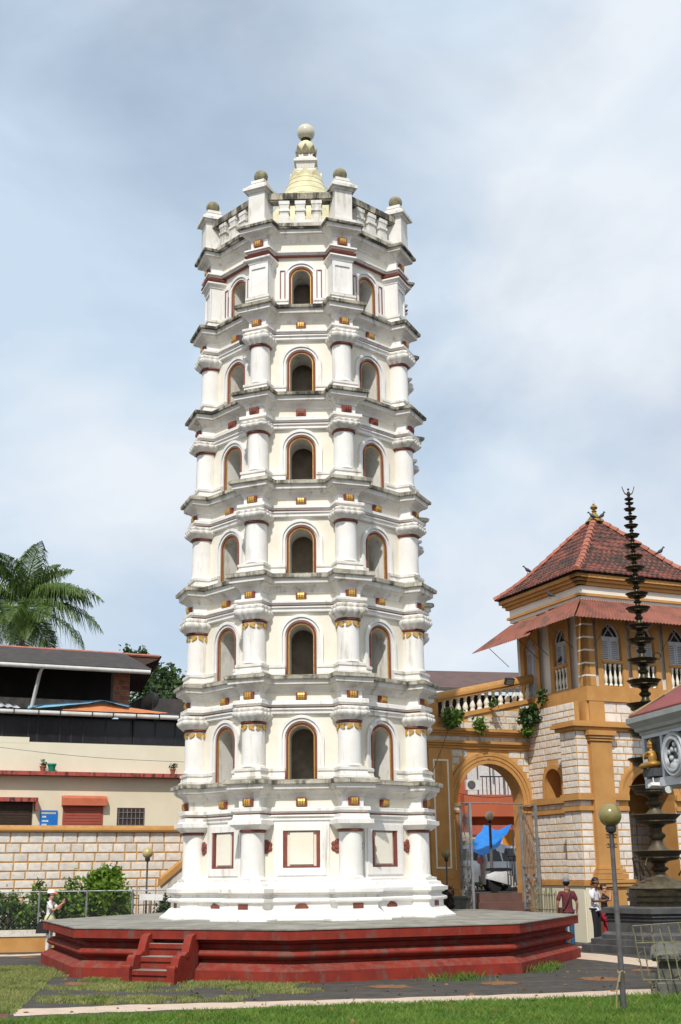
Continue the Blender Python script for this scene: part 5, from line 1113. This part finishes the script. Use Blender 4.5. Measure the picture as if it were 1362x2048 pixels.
for x0, y0, x1, y1 in ((1266, 1855, 1288, 1962), (1282, 1853, 1306, 1998), (1302, 1850, 1322, 1965), (1318, 1850, 1344, 1962), (1336, 1848, 1362, 1960), (1356, 1846, 1385, 1960), (1376, 1845, 1405, 1960), (1312, 1998, 1296, 1950)):
    stick(at(x0, y0, 20.3 + R(-.1, .1)), at(x1, y1, 20.3 + R(-.1, .1)), .011)
for y0, y1 in ((1852, 1842), (1886, 1884), (1960, 1959)): stick(at(1266 + (y0 - 1852) * .2, y0, 20.25), at(1405, y1, 20.25), .009, False)
bw = thing('bamboo_fence', 'bamboo stick fence against the gatehouse podium', 'fence', at(1070, 1840, 36.9)); bw.location.z = 0; q0 = at(1070, 1800, 36.9); q1 = at(1112, 1800, 36.0)
for k in range(15):
    t = k / 14; p = q0.lerp(q1, t) - bw.location; g = G(); g.tube([(p.x + R(-.02, .02), p.y, 0), (p.x + R(-.03, .03), p.y, R(1.35, 1.55))], .014, 5); part('bamboo_stick', g, 'bamboo', bw)
for z in (.4, .9, 1.3): g = G(); a, b = q0 - bw.location, q1 - bw.location; g.tube([(a.x, a.y - .02, z), (b.x, b.y - .02, z)], .012, 5); part('cross_stick', g, 'bamboo', bw)

# ------------------------------------------------------------------ people
def hand(J, E, w, d, up, r=.011, side=1):
    """palm, four bent fingers and a thumb from wrist joint w, pointing d"""
    d = Vector(d).normalized(); up = Vector(up).normalized(); sd = d.cross(up).normalized() * side; W = Vector(J[w][:3]); p = W + d * .055
    J.append((*p, .034, .018)); pi_ = len(J) - 1; E.append((w, pi_))
    for k in range(4):
        b = p + sd * (.027 - .018 * k) + d * .03; L = (.028, .033, .031, .024)[k]
        J.append((*b, r)); E.append((pi_, len(J) - 1)); J.append((*(b + d * L - up * .006), r * .9)); E.append((len(J) - 2, len(J) - 1)); J.append((*(b + d * L * 1.5 - up * .03), r * .75)); E.append((len(J) - 2, len(J) - 1))
    t = W + sd * .03 + d * .025; J.append((*t, r * 1.1)); E.append((w, len(J) - 1)); J.append((*(t + sd * .02 + d * .035 - up * .01), r * .9)); E.append((len(J) - 2, len(J) - 1))
def person(label, loc, rz, H, shirt, trous, skinm, arms, head=(.0, 0.0), fem=False, shoes='leather_brown', lower=None, hair='hair_black'):
    """local +x is where the person faces; arms = two lists of (elbow, wrist, hand direction)"""
    t = thing('person', label, 'person', loc, rz); s = H / 1.75
    def S(J): return [(x * s, y * s, z * s, *[q * s for q in r]) for x, y, z, *r in J]
    hx = head[0]
    J = [(0, 0, .98, .09), (0, 0, 1.25, .10, .13), (0, 0, 1.42, .06), (.01, 0, 1.50, .052), (.025 + hx * .3, 0, 1.57, .07, .075), (.03 + hx, 0, 1.65, .092, .078), (.02 + hx, 0, 1.715, .075, .068), (.115 + hx * 1.1, 0, 1.60, .022), (.10 + hx * .8, 0, 1.545, .035)]
    E = [(0, 1), (1, 2), (2, 3), (3, 4), (4, 5), (5, 6), (5, 7), (4, 8)]
    for sy, (el, wr, hd) in zip((1, -1), arms):
        k = len(J); J += [(0, sy * .17, 1.40, .04), (el[0], el[1], el[2], .042), (wr[0], wr[1], wr[2], .028)]; E += [(1, k), (k, k + 1), (k + 1, k + 2)]; hand(J, E, k + 2, hd, (0, -sy, .3), side=sy)
    for sy in (1, -1):
        J.append((.09 + hx, sy * .033, 1.655, .014)); E.append((5, len(J) - 1)); J.append((.02 + hx, sy * .082, 1.62, .016)); E.append((5, len(J) - 1))
    skinned('body', S(J), E, skinm, t, 1)
    wd_ = .155 if not fem else .135
    J = [(0, 0, 1.02, .115, wd_ * 1.02), (0, 0, 1.18, .108, wd_), (.0, 0, 1.33, .115, wd_ * 1.1), (0, 0, 1.44, .07, .09), (0, 0, 1.485, .058, .06), (0, 0, .90 if not fem else .78, .125, wd_ * (1.05 if not fem else 1.15))]; E = [(0, 1), (1, 2), (2, 3), (3, 4), (0, 5)]
    for sy, (el, wr, hd) in zip((1, -1), arms):
        k = len(J); e = Vector(el); sh = Vector((0, sy * .185, 1.395)); J += [(*sh, .07), (*sh.lerp(e, .85), .062)]; E += [(2, k), (k, k + 1)]
    skinned('shirt', S(J), E, shirt, t, 1)
    if lower:
        g = G(); g.lathe([(.13, 1.05), (.155, .98), (.165, .80), (.17, .66), (.165, .655)], 20); part('lower_shirt', g, lower, t, 60, sc=(s, s * 1.15, s))
    J = [(0, 0, .97, .115, .14)]; E = []
    for sy in (1, -1): k = len(J); J += [(0, sy * .09, .86, .10), (.015, sy * .095, .50, .072), (0, sy * .10, .12, .062), (0, sy * .10, .05, .062)]; E += [(0, k), (k, k + 1), (k + 1, k + 2), (k + 2, k + 3)]
    skinned('trousers', S(J), E, trous, t, 1)
    for sy in (1, -1):
        g = G(Matrix.Translation((.05 * s, sy * .10 * s, 0))); g.rings([[(x, y * w, z) for y, z in ((-1, 0), (1, 0), (.8, h), (-.8, h))] for x, w, h in ((-.12, .035, .07), (-.05, .045, .09), (.06, .048, .07), (.13, .04, .045), (.155, .02, .03))]); part('shoe', g, shoes, t, 50)
    g = G(Matrix.Scale(s, 4)); g.sphere((hx + .005, 0, 1.66), .108, 16, 10, sc=(1.02, .92, 1.0))
    f = [q for q in g.f]; keep = []
    for q, m in zip(g.f, g.m):
        c = sum((Vector(g.v[i]) for i in q), Vector()) / len(q) / s
        if c.z > 1.685 or (c.x < hx - .02 and c.z > (1.56 if not fem else 1.50)): keep.append(q)
    g.f = keep; g.m = [0] * len(keep); part('hair', g, hair, t, 60); return t, s
down = lambda sy: ((-.01, sy * .235, 1.11), (.03, sy * .25, .87), (.05, 0, -1))
# woman photographing, left
w, s = person('woman in white and orange cap photographing with a phone beside the fence', at(96, 1903, 34.3) * Vector((1, 1, 0)), radians(-8), 1.6, 'cloth_print', 'cloth_pale', 'skin_light',
    (((.20, .17, 1.20), (.36, .08, 1.40), (.5, -.1, .9)), ((.17, -.20, 1.18), (.38, -.07, 1.38), (.5, .1, .9))), fem=True, shoes='cloth_red', lower='cloth_lime')
g = G(Matrix.Scale(s, 4)); g.sphere((.01, 0, 1.675), .118, 18, 12, sc=(1.04, .95, .95)); keep = [q for q in g.f if min(g.v[i][2] for i in q) > 1.665 * s]; g.f = keep; g.m = [0] * len(keep); part('cap', g, 'print_white', w, 60)
g = G(Matrix.Scale(s, 4)); g.rings([[(.10, y, 1.70 - abs(y) * .2), (.21, y * .8, 1.685 - abs(y) * .3), (.21, y * .8, 1.675 - abs(y) * .3), (.10, y, 1.69 - abs(y) * .2)] for y in (-.09, -.045, 0, .045, .09)]); part('cap_peak', g, 'cap_orange', w)
g = G(Matrix.Scale(s, 4)); g.tube([(.02, .12, 1.44), (.10, 0, 1.25), (.02, -.18, 1.0), (-.08, -.22, .82)], .016, 5); g.tube([(.02, .12, 1.44), (-.12, 0, 1.2), (-.16, -.18, .82)], .016, 5); part('bag_strap', g, 'cloth_black', w)
g = G(Matrix.Scale(s, 4)); g.rings([[(-.30, -.16, .56), (.06, -.16, .56), (.06, -.30, .56), (-.30, -.30, .56)], [(-.28, -.16, .84), (.04, -.16, .84), (.04, -.26, .84), (-.28, -.26, .84)]]); part('shoulder_bag', g, 'cloth_black', w)
ph = thing('phone', 'dark phone held up by the woman in the cap', 'phone', w.matrix_basis @ (Vector((.47, 0, 1.45)) * s), radians(-8)); g = G(Matrix.Rotation(-.2, 4, 'Y')); g.box(-.006, .006, -.04, .04, -.08, .09); part('case', g, 'plastic_black', ph)
# man in maroon, back to the viewer
mm, s = person('man in maroon shirt and grey cap standing with his back turned', at(1140, 1897, 33.7) * Vector((1, 1, 0)), radians(100), 1.76, 'cloth_maroon', 'cloth_jeans', 'skin', (((-.02, .27, 1.12), (.06, .27, .88), (.2, -.1, -1)), ((-.02, -.27, 1.12), (.06, -.27, .88), (.2, .1, -1))))
g = G(Matrix.Scale(s, 4)); g.sphere((.01, 0, 1.675), .116, 18, 12, sc=(1.04, .95, .9)); keep = [q for q in g.f if min(g.v[i][2] for i in q) > 1.655 * s]; g.f = keep; g.m = [0] * len(keep); part('cap', g, 'cap_grey', mm, 60)
g = G(Matrix.Scale(s, 4)); g.tube([(.04, -.10, 1.47), (-.09, -.06, 1.40), (-.145, .03, 1.2), (-.13, .16, .98), (-.04, .22, .90)], .022, 5); part('bag_strap', g, 'leather_brown', mm)
g = G(Matrix.Scale(s, 4)); g.box(-.12, .10, .18, .26, .82, 1.02); part('shoulder_bag', g, 'leather_brown', mm)
# man in white shirt looking at his hands
mw, s = person('man in white shirt and dark trousers looking down at his hands by the gatehouse', at(1196, 1889, 35.0) * Vector((1, 1, 0)), radians(-35), 1.76, 'cloth_white', 'cloth_navy', 'skin_dark', (((.03, .25, 1.14), (.26, .10, 1.16), (.6, -.5, .1)), ((.05, -.26, 1.14), (.27, -.06, 1.14), (.7, .5, .1))), head=(.035, 0))
# woman with camera half hidden behind him
wc, s = person('woman in red and black half hidden behind the man in white, raising a camera', at(1214, 1889, 35.7) * Vector((1, 1, 0)), radians(-15), 1.58, 'cloth_black', 'cloth_red', 'skin_light', (((.20, .15, 1.25), (.20, .06, 1.50), (.3, -.1, .9)), ((.2, -.17, 1.25), (.2, -.06, 1.50), (.3, .1, .9))), fem=True, lower='cloth_red')
cm = thing('camera', 'small camera raised by the half hidden woman', 'camera', wc.matrix_basis @ (Vector((.23, 0, 1.60)) * s), radians(-15)); g = G(); g.box(-.03, .02, -.06, .06, -.035, .04); part('body', g, 'plastic_black', cm); g = G(Matrix.Rotation(pi / 2, 4, 'Y')); g.lathe([(.03, .02), (.03, .07), (.02, .075)], 12); part('lens', g, 'plastic_black', cm)
# pigeons
def pigeon(p, rz, label, s=1.0):
    t = thing('pigeon', label, 'bird', p, rz, 'pigeons on the gatehouse roof'); g = G(Matrix.Scale(s, 4)); g.rings([[(x, w * cos(q), z + h * sin(q)) for q in [2 * pi * k / 10 for k in range(10)]] for x, z, w, h in ((-.20, .03, .012, .008), (-.12, .06, .035, .02), (-.04, .10, .06, .055), (.04, .14, .06, .06), (.08, .20, .035, .035), (.10, .24, .032, .032), (.13, .245, .02, .02), (.16, .235, .005, .005))]); part('body', g, 'bird_dark', t, 60)
    g = G(Matrix.Scale(s, 4)); g.tube([(.0, .02, -.02), (.01, .02, .06)], .006, 4); g.tube([(.0, -.02, -.02), (.01, -.02, .06)], .006, 4); part('legs', g, 'lens_red', t)
bpy.context.view_layer.update()
RM = gh.matrix_world @ RFM
for tt, sd, lab, rz in ((.90, 0, 'pigeon on the left hip just below the roof finial', 2.5), (.93, 1, 'pigeon on the right hip beside the roof finial', .6), (.42, 1, 'pigeon low on the right hip of the tiled roof', .3), (.33, 3, 'pigeon low on the far left hip of the tiled roof', 2.6)):
    p = RM @ (Matrix.Rotation(pi / 2 * sd, 4, 'Z') @ Vector((-rh * (1 - tt), -rh * (1 - tt), rz_(tt) + .17))); pigeon(p, rz, lab, 1.15)
pigeon(RM @ Vector((-rh + .05, -rh * .35, 10.25)), 2.2, 'pigeon perched on the canopy at the left of the gatehouse', 1.2)
pigeon(gh.matrix_world @ (UL @ Vector((-1.2, -.10, 8.17))), 1.0, 'pigeon on the window sill of the gatehouse left side')

# ------------------------------------------------------------------ palm and trees
pt = thing('coconut_palm', 'coconut palm with drooping fronds above the long house', 'palm tree', (at(46, 1210, 62).x, 62, 0)); hz = at(40, 1215, 62).z
g = G(); g.tube([(.8, 0, 0), (.5, .2, hz * .4), (.1, 0, hz * .8), (0, 0, hz)], .2, 10, r1=.13); part('trunk', g, 'palm_trunk', pt)
def frond(az, el, L, droop):
    d = Vector((cos(az), sin(az), 0)); pts = []; p = Vector((0, 0, hz)); e = el
    for k in range(15): pts.append(p.copy()); p = p + (d * cos(e) + Vector((0, 0, sin(e)))) * (L / 14); e -= droop / 14 * (.5 + k / 12)
    g = G(); g.tube([tuple(q) for q in pts], .045, 5, r1=.01); V = []; Fc = []
    for k in range(2, 15):
        for sub in range(4):
            t = min(14, k + sub / 4 - .0); i = min(int(t), 13); q = pts[i].lerp(pts[i + 1], t - i); tg = (pts[i + 1] - pts[i]).normalized(); sd = tg.cross(Vector((0, 0, 1))).normalized(); upv = sd.cross(tg)
            ll = 1.45 * sin(pi * min(1, (t / 14) * .85 + .14)) * R(.85, 1.1)
            for s in (-1, 1):
                dr = (sd * s * .75 + tg * .55 + upv * R(.05, .3)).normalized(); m1 = q + dr * ll * .5; m2 = q + dr * ll * .85 + Vector((0, 0, -ll * R(.35, .95))); wv = tg * R(.02, .042)
                g.add([tuple(q - wv * .5), tuple(q + wv * .5), tuple(m1 + wv), tuple(m1 - wv), tuple(m2)], [(0, 1, 2, 3), (3, 2, 4)])
    part('frond', g, 'palm_leaf', pt)
for k in range(34):
    lev = k % 4; az = k * 2.4 + R(-.2, .2); frond(az, (1.2, .7, .15, -.4)[lev] + R(-.1, .1), (3.5, 3.9, 4.0, 3.7)[lev] * R(.85, 1.05), (1.0, 1.5, 1.4, .9)[lev])
frond(-.05, .55, 4.6, 1.3); frond(.1, .15, 4.7, 1.2); frond(-.2, -.25, 4.4, .9); frond(1.5, 1.45, 3.9, .45); frond(-1.0, 1.25, 4.0, .9)
def tree(nm, label, p, base, blobs, size, m, trunk=.22, group='trees behind the long house'):
    t = thing(nm, label, 'tree', (p[0], p[1], base), 0, group); pts = []; g = G(); h = p[2] - base; g.tube([(0, 0, 0), (.1, 0, h * .5), (0, 0, h)], trunk, 8, r1=trunk * .5)
    for (dx, dy, dz, rx, rz2, n) in blobs:
        g.tube([(0, 0, h * .7), (dx * .5, dy * .5, h + dz * .5 - .3), (dx, dy, h + dz)], trunk * .4, 6, r1=.03); pts.append(clumps((dx, dy, h + dz), (rx, rx * .8, rz2), n, 34, .26, .35))
    part('trunk', g, 'bark', t, 60); part('crown', leaf_mesh('crown', np.concatenate(pts), size, m), None, t)
a = at(320, 1375, 66)
tree('broadleaf_tree', 'loose grey green tree showing between roof gable and tower', a, 0, [(-.9, 0, 1.0, .9, .7, 16), (.3, 0, .6, 1.0, .7, 18), (1.4, .3, -.1, 1.1, .6, 18), (-.2, .3, -.7, 1.0, .7, 14), (2.4, .2, -.6, .9, .5, 12), (-1.6, .4, 1.7, .7, .4, 9)], .16, ['leaf_grey', 'leaf_mid'])
a = at(285, 1400, 60)
tree('broadleaf_tree', 'dark dense tree just right of the brick pillar', a, 0, [(0, 0, .1, .8, 1.1, 30), (.6, 0, -.9, .9, .7, 18)], .14, ['leaf_dark', 'leaf_mid'], .18)
a = at(375, 1405, 60)
tree('broadleaf_tree', 'low green tree peeping out left of the tower above the satellite dish', a, 0, [(-.4, 0, -.1, 1.1, .6, 26), (.8, 0, 0, .9, .6, 20)], .14, ['leaf_mid', 'leaf_grey'], .18)
# plants rooted in the gateway wall
def wallplant(p, rad, n, m, label, size=.09):
    t = thing('wall_plant', label, 'plant', p, 0, 'plants growing on the gateway wall'); part('foliage', leaf_mesh('foliage', clumps((0, 0, 0), rad, n, 16, .07, .2), size, m), None, t); g = G(); [g.tube([(0, .1, -.1), (R(-.7, .7) * rad[0], -.02, R(-.8, .8) * rad[2])], .012, 4, r1=.004) for _ in range(6)]; part('stems', g, 'bark', t)
wallplant(at(905, 1437, 38.0), (.32, .18, .30), 26, ['leaf_bright', 'leaf_mid'], 'yellow green plant on the gateway wall under the newel')
wallplant(at(960, 1452, 38.4), (.22, .15, .18), 12, ['leaf_bright', 'leaf_mid'], 'small tuft of leaves on the middle of the gateway cornice')
wallplant(at(1060, 1435, 38.9), (.32, .18, .34), 30, ['leaf_mid', 'leaf_dark'], 'dark leafy plant where gateway wall meets the gatehouse', .11)
wallplant(at(1052, 1462, 38.9), (.15, .12, .2), 9, ['leaf_mid', 'leaf_bright'], 'hanging sprig below the dark plant on the gateway', .10)
wallplant(at(1082, 1395, 38.6), (.08, .08, .22), 6, ['leaf_mid'], 'thin sprig climbing the gatehouse belt course', .09)
wallplant(at(985, 1405, 38.6), (.08, .08, .1), 4, ['leaf_mid'], 'tiny sprig under the balustrade base', .08)
shrub((2.75, 36.4, .55), (.32, .25, .5), 14, 40, .08, .08, ['leaf_red', 'leaf_red', 'leaf_dark'], 'dark red leaved shrub between tower and gateway', 'shrubs by the gateway')
shrub((3.0, 36.6, .0), (.45, .3, .45), 20, 40, .1, .07, ['leaf_dark', 'leaf_mid'], 'low dark shrub at the foot of the gateway pilaster', 'shrubs by the gateway')
g = G(); g.box(-.35, .35, -.1, .2, 0, 1.15); g.M = Matrix.Identity(4); o = part('pier_stub', (lambda q: (q.box(-.45, .35, -.1, .25, 0, 1.2), q.box(-.48, .38, -.13, .28, 1.2, 1.27), q)[-1])(G()), 'basalt_mossy', None, loc=(3.25, 37.2, 0), rz=GR); tag(o, 'dark stone stub at the left foot of the gateway steps', 'pier')
# flood lamp on the balustrade and a cable
fl2 = thing('flood_light', 'black flood light on the gateway balustrade rail', 'light', at(1018, 1366, 38.9), GR); g = G(Matrix.Rotation(.5, 4, 'X')); g.box(-.16, .16, -.05, .05, -.06, .16); part('casing', g, 'plastic_black', fl2); g = G(Matrix.Rotation(.5, 4, 'X')); g.box(-.13, .13, -.056, -.05, -.03, .13); part('glass', g, 'cement', fl2)
def cable(p, q, sag, r, label):
    g = G(); g.tube([tuple(p.lerp(q, k / 12) - Vector((0, 0, sag * sin(pi * k / 12)))) for k in range(13)], r, 4); tag(part('cable', g, 'iron_black'), label, 'cable')
cable(at(899, 1452, 37.9), at(858, 1560, 36.5), .05, .012, 'black cable slanting from the gateway cornice toward the tower')
cable(at(-20, 1492, 43), at(372, 1524, 44), .1, .007, 'thin wire sagging across the front of the long house')
cable(at(908, 1585, 45), at(1030, 1592, 45), .1, .012, 'wire slung across the lane behind the arch')

# ------------------------------------------------------------------ grass
def blades(name, pts, h, w, m, lean=.35):
    pts = np.asarray(pts); n = len(pts); a = np.random.uniform(0, 2 * pi, n); hh = h * np.random.uniform(.5, 1.35, n); ww = w * np.random.uniform(.7, 1.3, n)
    dx, dy = np.cos(a) * ww, np.sin(a) * ww; b = np.random.uniform(0, 2 * pi, n); lx, ly = np.cos(b) * hh * lean * np.random.uniform(.2, 1.6, n), np.sin(b) * hh * lean * np.random.uniform(.2, 1.6, n)
    z = np.zeros(n); V = np.stack([np.stack([pts[:, 0] - dx, pts[:, 1] - dy, z], 1), np.stack([pts[:, 0] + dx, pts[:, 1] + dy, z], 1), np.stack([pts[:, 0] + dx * .7 + lx * .4, pts[:, 1] + dy * .7 + ly * .4, hh * .6], 1), np.stack([pts[:, 0] + lx, pts[:, 1] + ly, hh], 1)], 1).reshape(-1, 3)
    I = np.arange(n) * 4; F = np.concatenate([np.stack([I, I + 1, I + 2], 1), np.stack([I, I + 2, I + 3], 1)])
    me = bpy.data.meshes.new(name); me.vertices.add(len(V)); me.vertices.foreach_set('co', V.ravel().astype(np.float32)); me.loops.add(len(F) * 3); me.loops.foreach_set('vertex_index', F.ravel().astype(np.int32)); me.polygons.add(len(F)); me.polygons.foreach_set('loop_start', (np.arange(len(F)) * 3).astype(np.int32)); me.update(calc_edges=True); me.validate(); me.materials.append(MATS[m])
    o = put(bpy.data.objects.new(name, me)); o['kind'] = 'stuff'; o['label'] = name.replace('_', ' '); return o
from mathutils import noise as mn
eL = [onz(x, y) for x, y in ((-60, 2049), (60, 2043), (300, 2033), (681, 2015), (1000, 2006), (1301, 1996), (1420, 1990))]
def edge(x):
    for p, q in zip(eL, eL[1:]):
        if x <= q.x: return p.y + (q.y - p.y) * (x - p.x) / (q.x - p.x)
    return eL[-1].y
g = G(); xs_ = [-9 + .25 * i for i in range(73)]; tp = [(x, edge(x) + .2 * mn.noise(Vector((x * 1.6, 0, 0))), .006) for x in xs_]; g.rings([[(x, 14, .006) for x in xs_], tp], closed=False, cap0=False, cap1=False); struct('lawn_soil', g, 'turf_soil')
P = []; N = 150000
X = np.random.uniform(-7.5, 7, N); Yv = np.random.uniform(16.3, 21.5, N)
for x, y in zip(X, Yv):
    if y < edge(x) + .2 * mn.noise(Vector((x * 1.6, 0, 0))) + .05 * mn.noise(Vector((x * 9, 3, 0))) and not (x > 4.88 and y > 20.4) and mn.noise(Vector((x * 1.3, y * 1.8, 7))) + .6 * mn.noise(Vector((x * 4, y * 5, 2))) > R(-.75, -.25): P.append((x, y))
og = blades('lush_grass', P, .08, .006, 'grass_lush', .6); og['label'] = 'lush green grass along the bottom of the picture'; og['category'] = 'grass'
P = []
def inplat(x, y, r): 
    a = atan2(x - TC.x, -(y - TC.y)) - TROT; q = ((a + pi / 8) % (pi / 4)) - pi / 8; a2 = a % (pi / 4) - pi / 8; return hypot(x - TC.x, y - TC.y) * cos(a2) < r * cos(pi / 8)
sfar = [onz(x, y) for x, y in ((-60, 2022), (22, 2019), (300, 2009), (681, 1999.5))]
def sedge(x):
    for p, q in zip(sfar, sfar[1:]):
        if x <= q.x: return p.y + (q.y - p.y) * (x - p.x) / (q.x - p.x)
    return sfar[-1].y
for _ in range(170000):
    x, y = R(-9.5, .6), R(19.5, 30.5)
    if inplat(x, y, 6.43): continue
    left = x < -4.9 - (y - 19) * .145
    if y < sedge(x) + .1 and not left: continue
    n = mn.noise(Vector((x * .55, y * .75, 3.3))) + .5 * mn.noise(Vector((x * 1.9, y * 2.6, 1.1)))
    near = max(0, 1 - abs(hypot(x - TC.x, y - TC.y) - 6.4) / .8) * .45
    fade = max(0, (x + 1.2) * .5) + max(0, (y - 27) * .35)
    if n + near + (.6 if left else 0) - fade > .04: P.append((x, y))
od = blades('dry_grass', P, .05, .006, 'grass_dry', .6); od['label'] = 'short yellowing grass patches before the platform'; od['category'] = 'grass'
P = []
for cx, cy, n, sp in ((1100, 1938, 160, .12), (1080, 1945, 90, .10), (905, 1962, 170, .2), (935, 1960, 90, .1), (1330, 2005, 260, .3)):
    c = onz(cx, cy); P += [(c.x + np.random.normal() * sp * 1.6, c.y + np.random.normal() * sp * .4) for _ in range(n)]
ot = blades('grass_tufts', P, .14, .006, 'grass_lush', .5); ot['label'] = 'green grass tufts at the foot of the platform right side'; ot['category'] = 'grass'
g = G(); ps = [onz(x, y) for x, y in ((-40, 2030), (12, 2029), (18, 2040), (22, 2052), (-40, 2052))]; g.add([(p.x, p.y, .009) for p in ps], [tuple(range(5))]); struct('bare_earth', g, 'red_earth')

pts = [(R(-7, 6), R(17.5, 27), .012) for _ in range(260)]; pts = [(x, y, z if y > edge(x) else .06) for x, y, z in pts if not inplat(x, y, 6.5)]
mat('dead_leaf', (.16, .085, .035), (.22, .13, .05), 9, .8)
o = put(bpy.data.objects.new('fallen_leaves', leaf_mesh('fallen_leaves', pts, .05, 'dead_leaf', .85))); o['kind'] = 'stuff'; o['label'] = 'brown fallen leaves scattered over paving and lawn'; o['category'] = 'leaves'
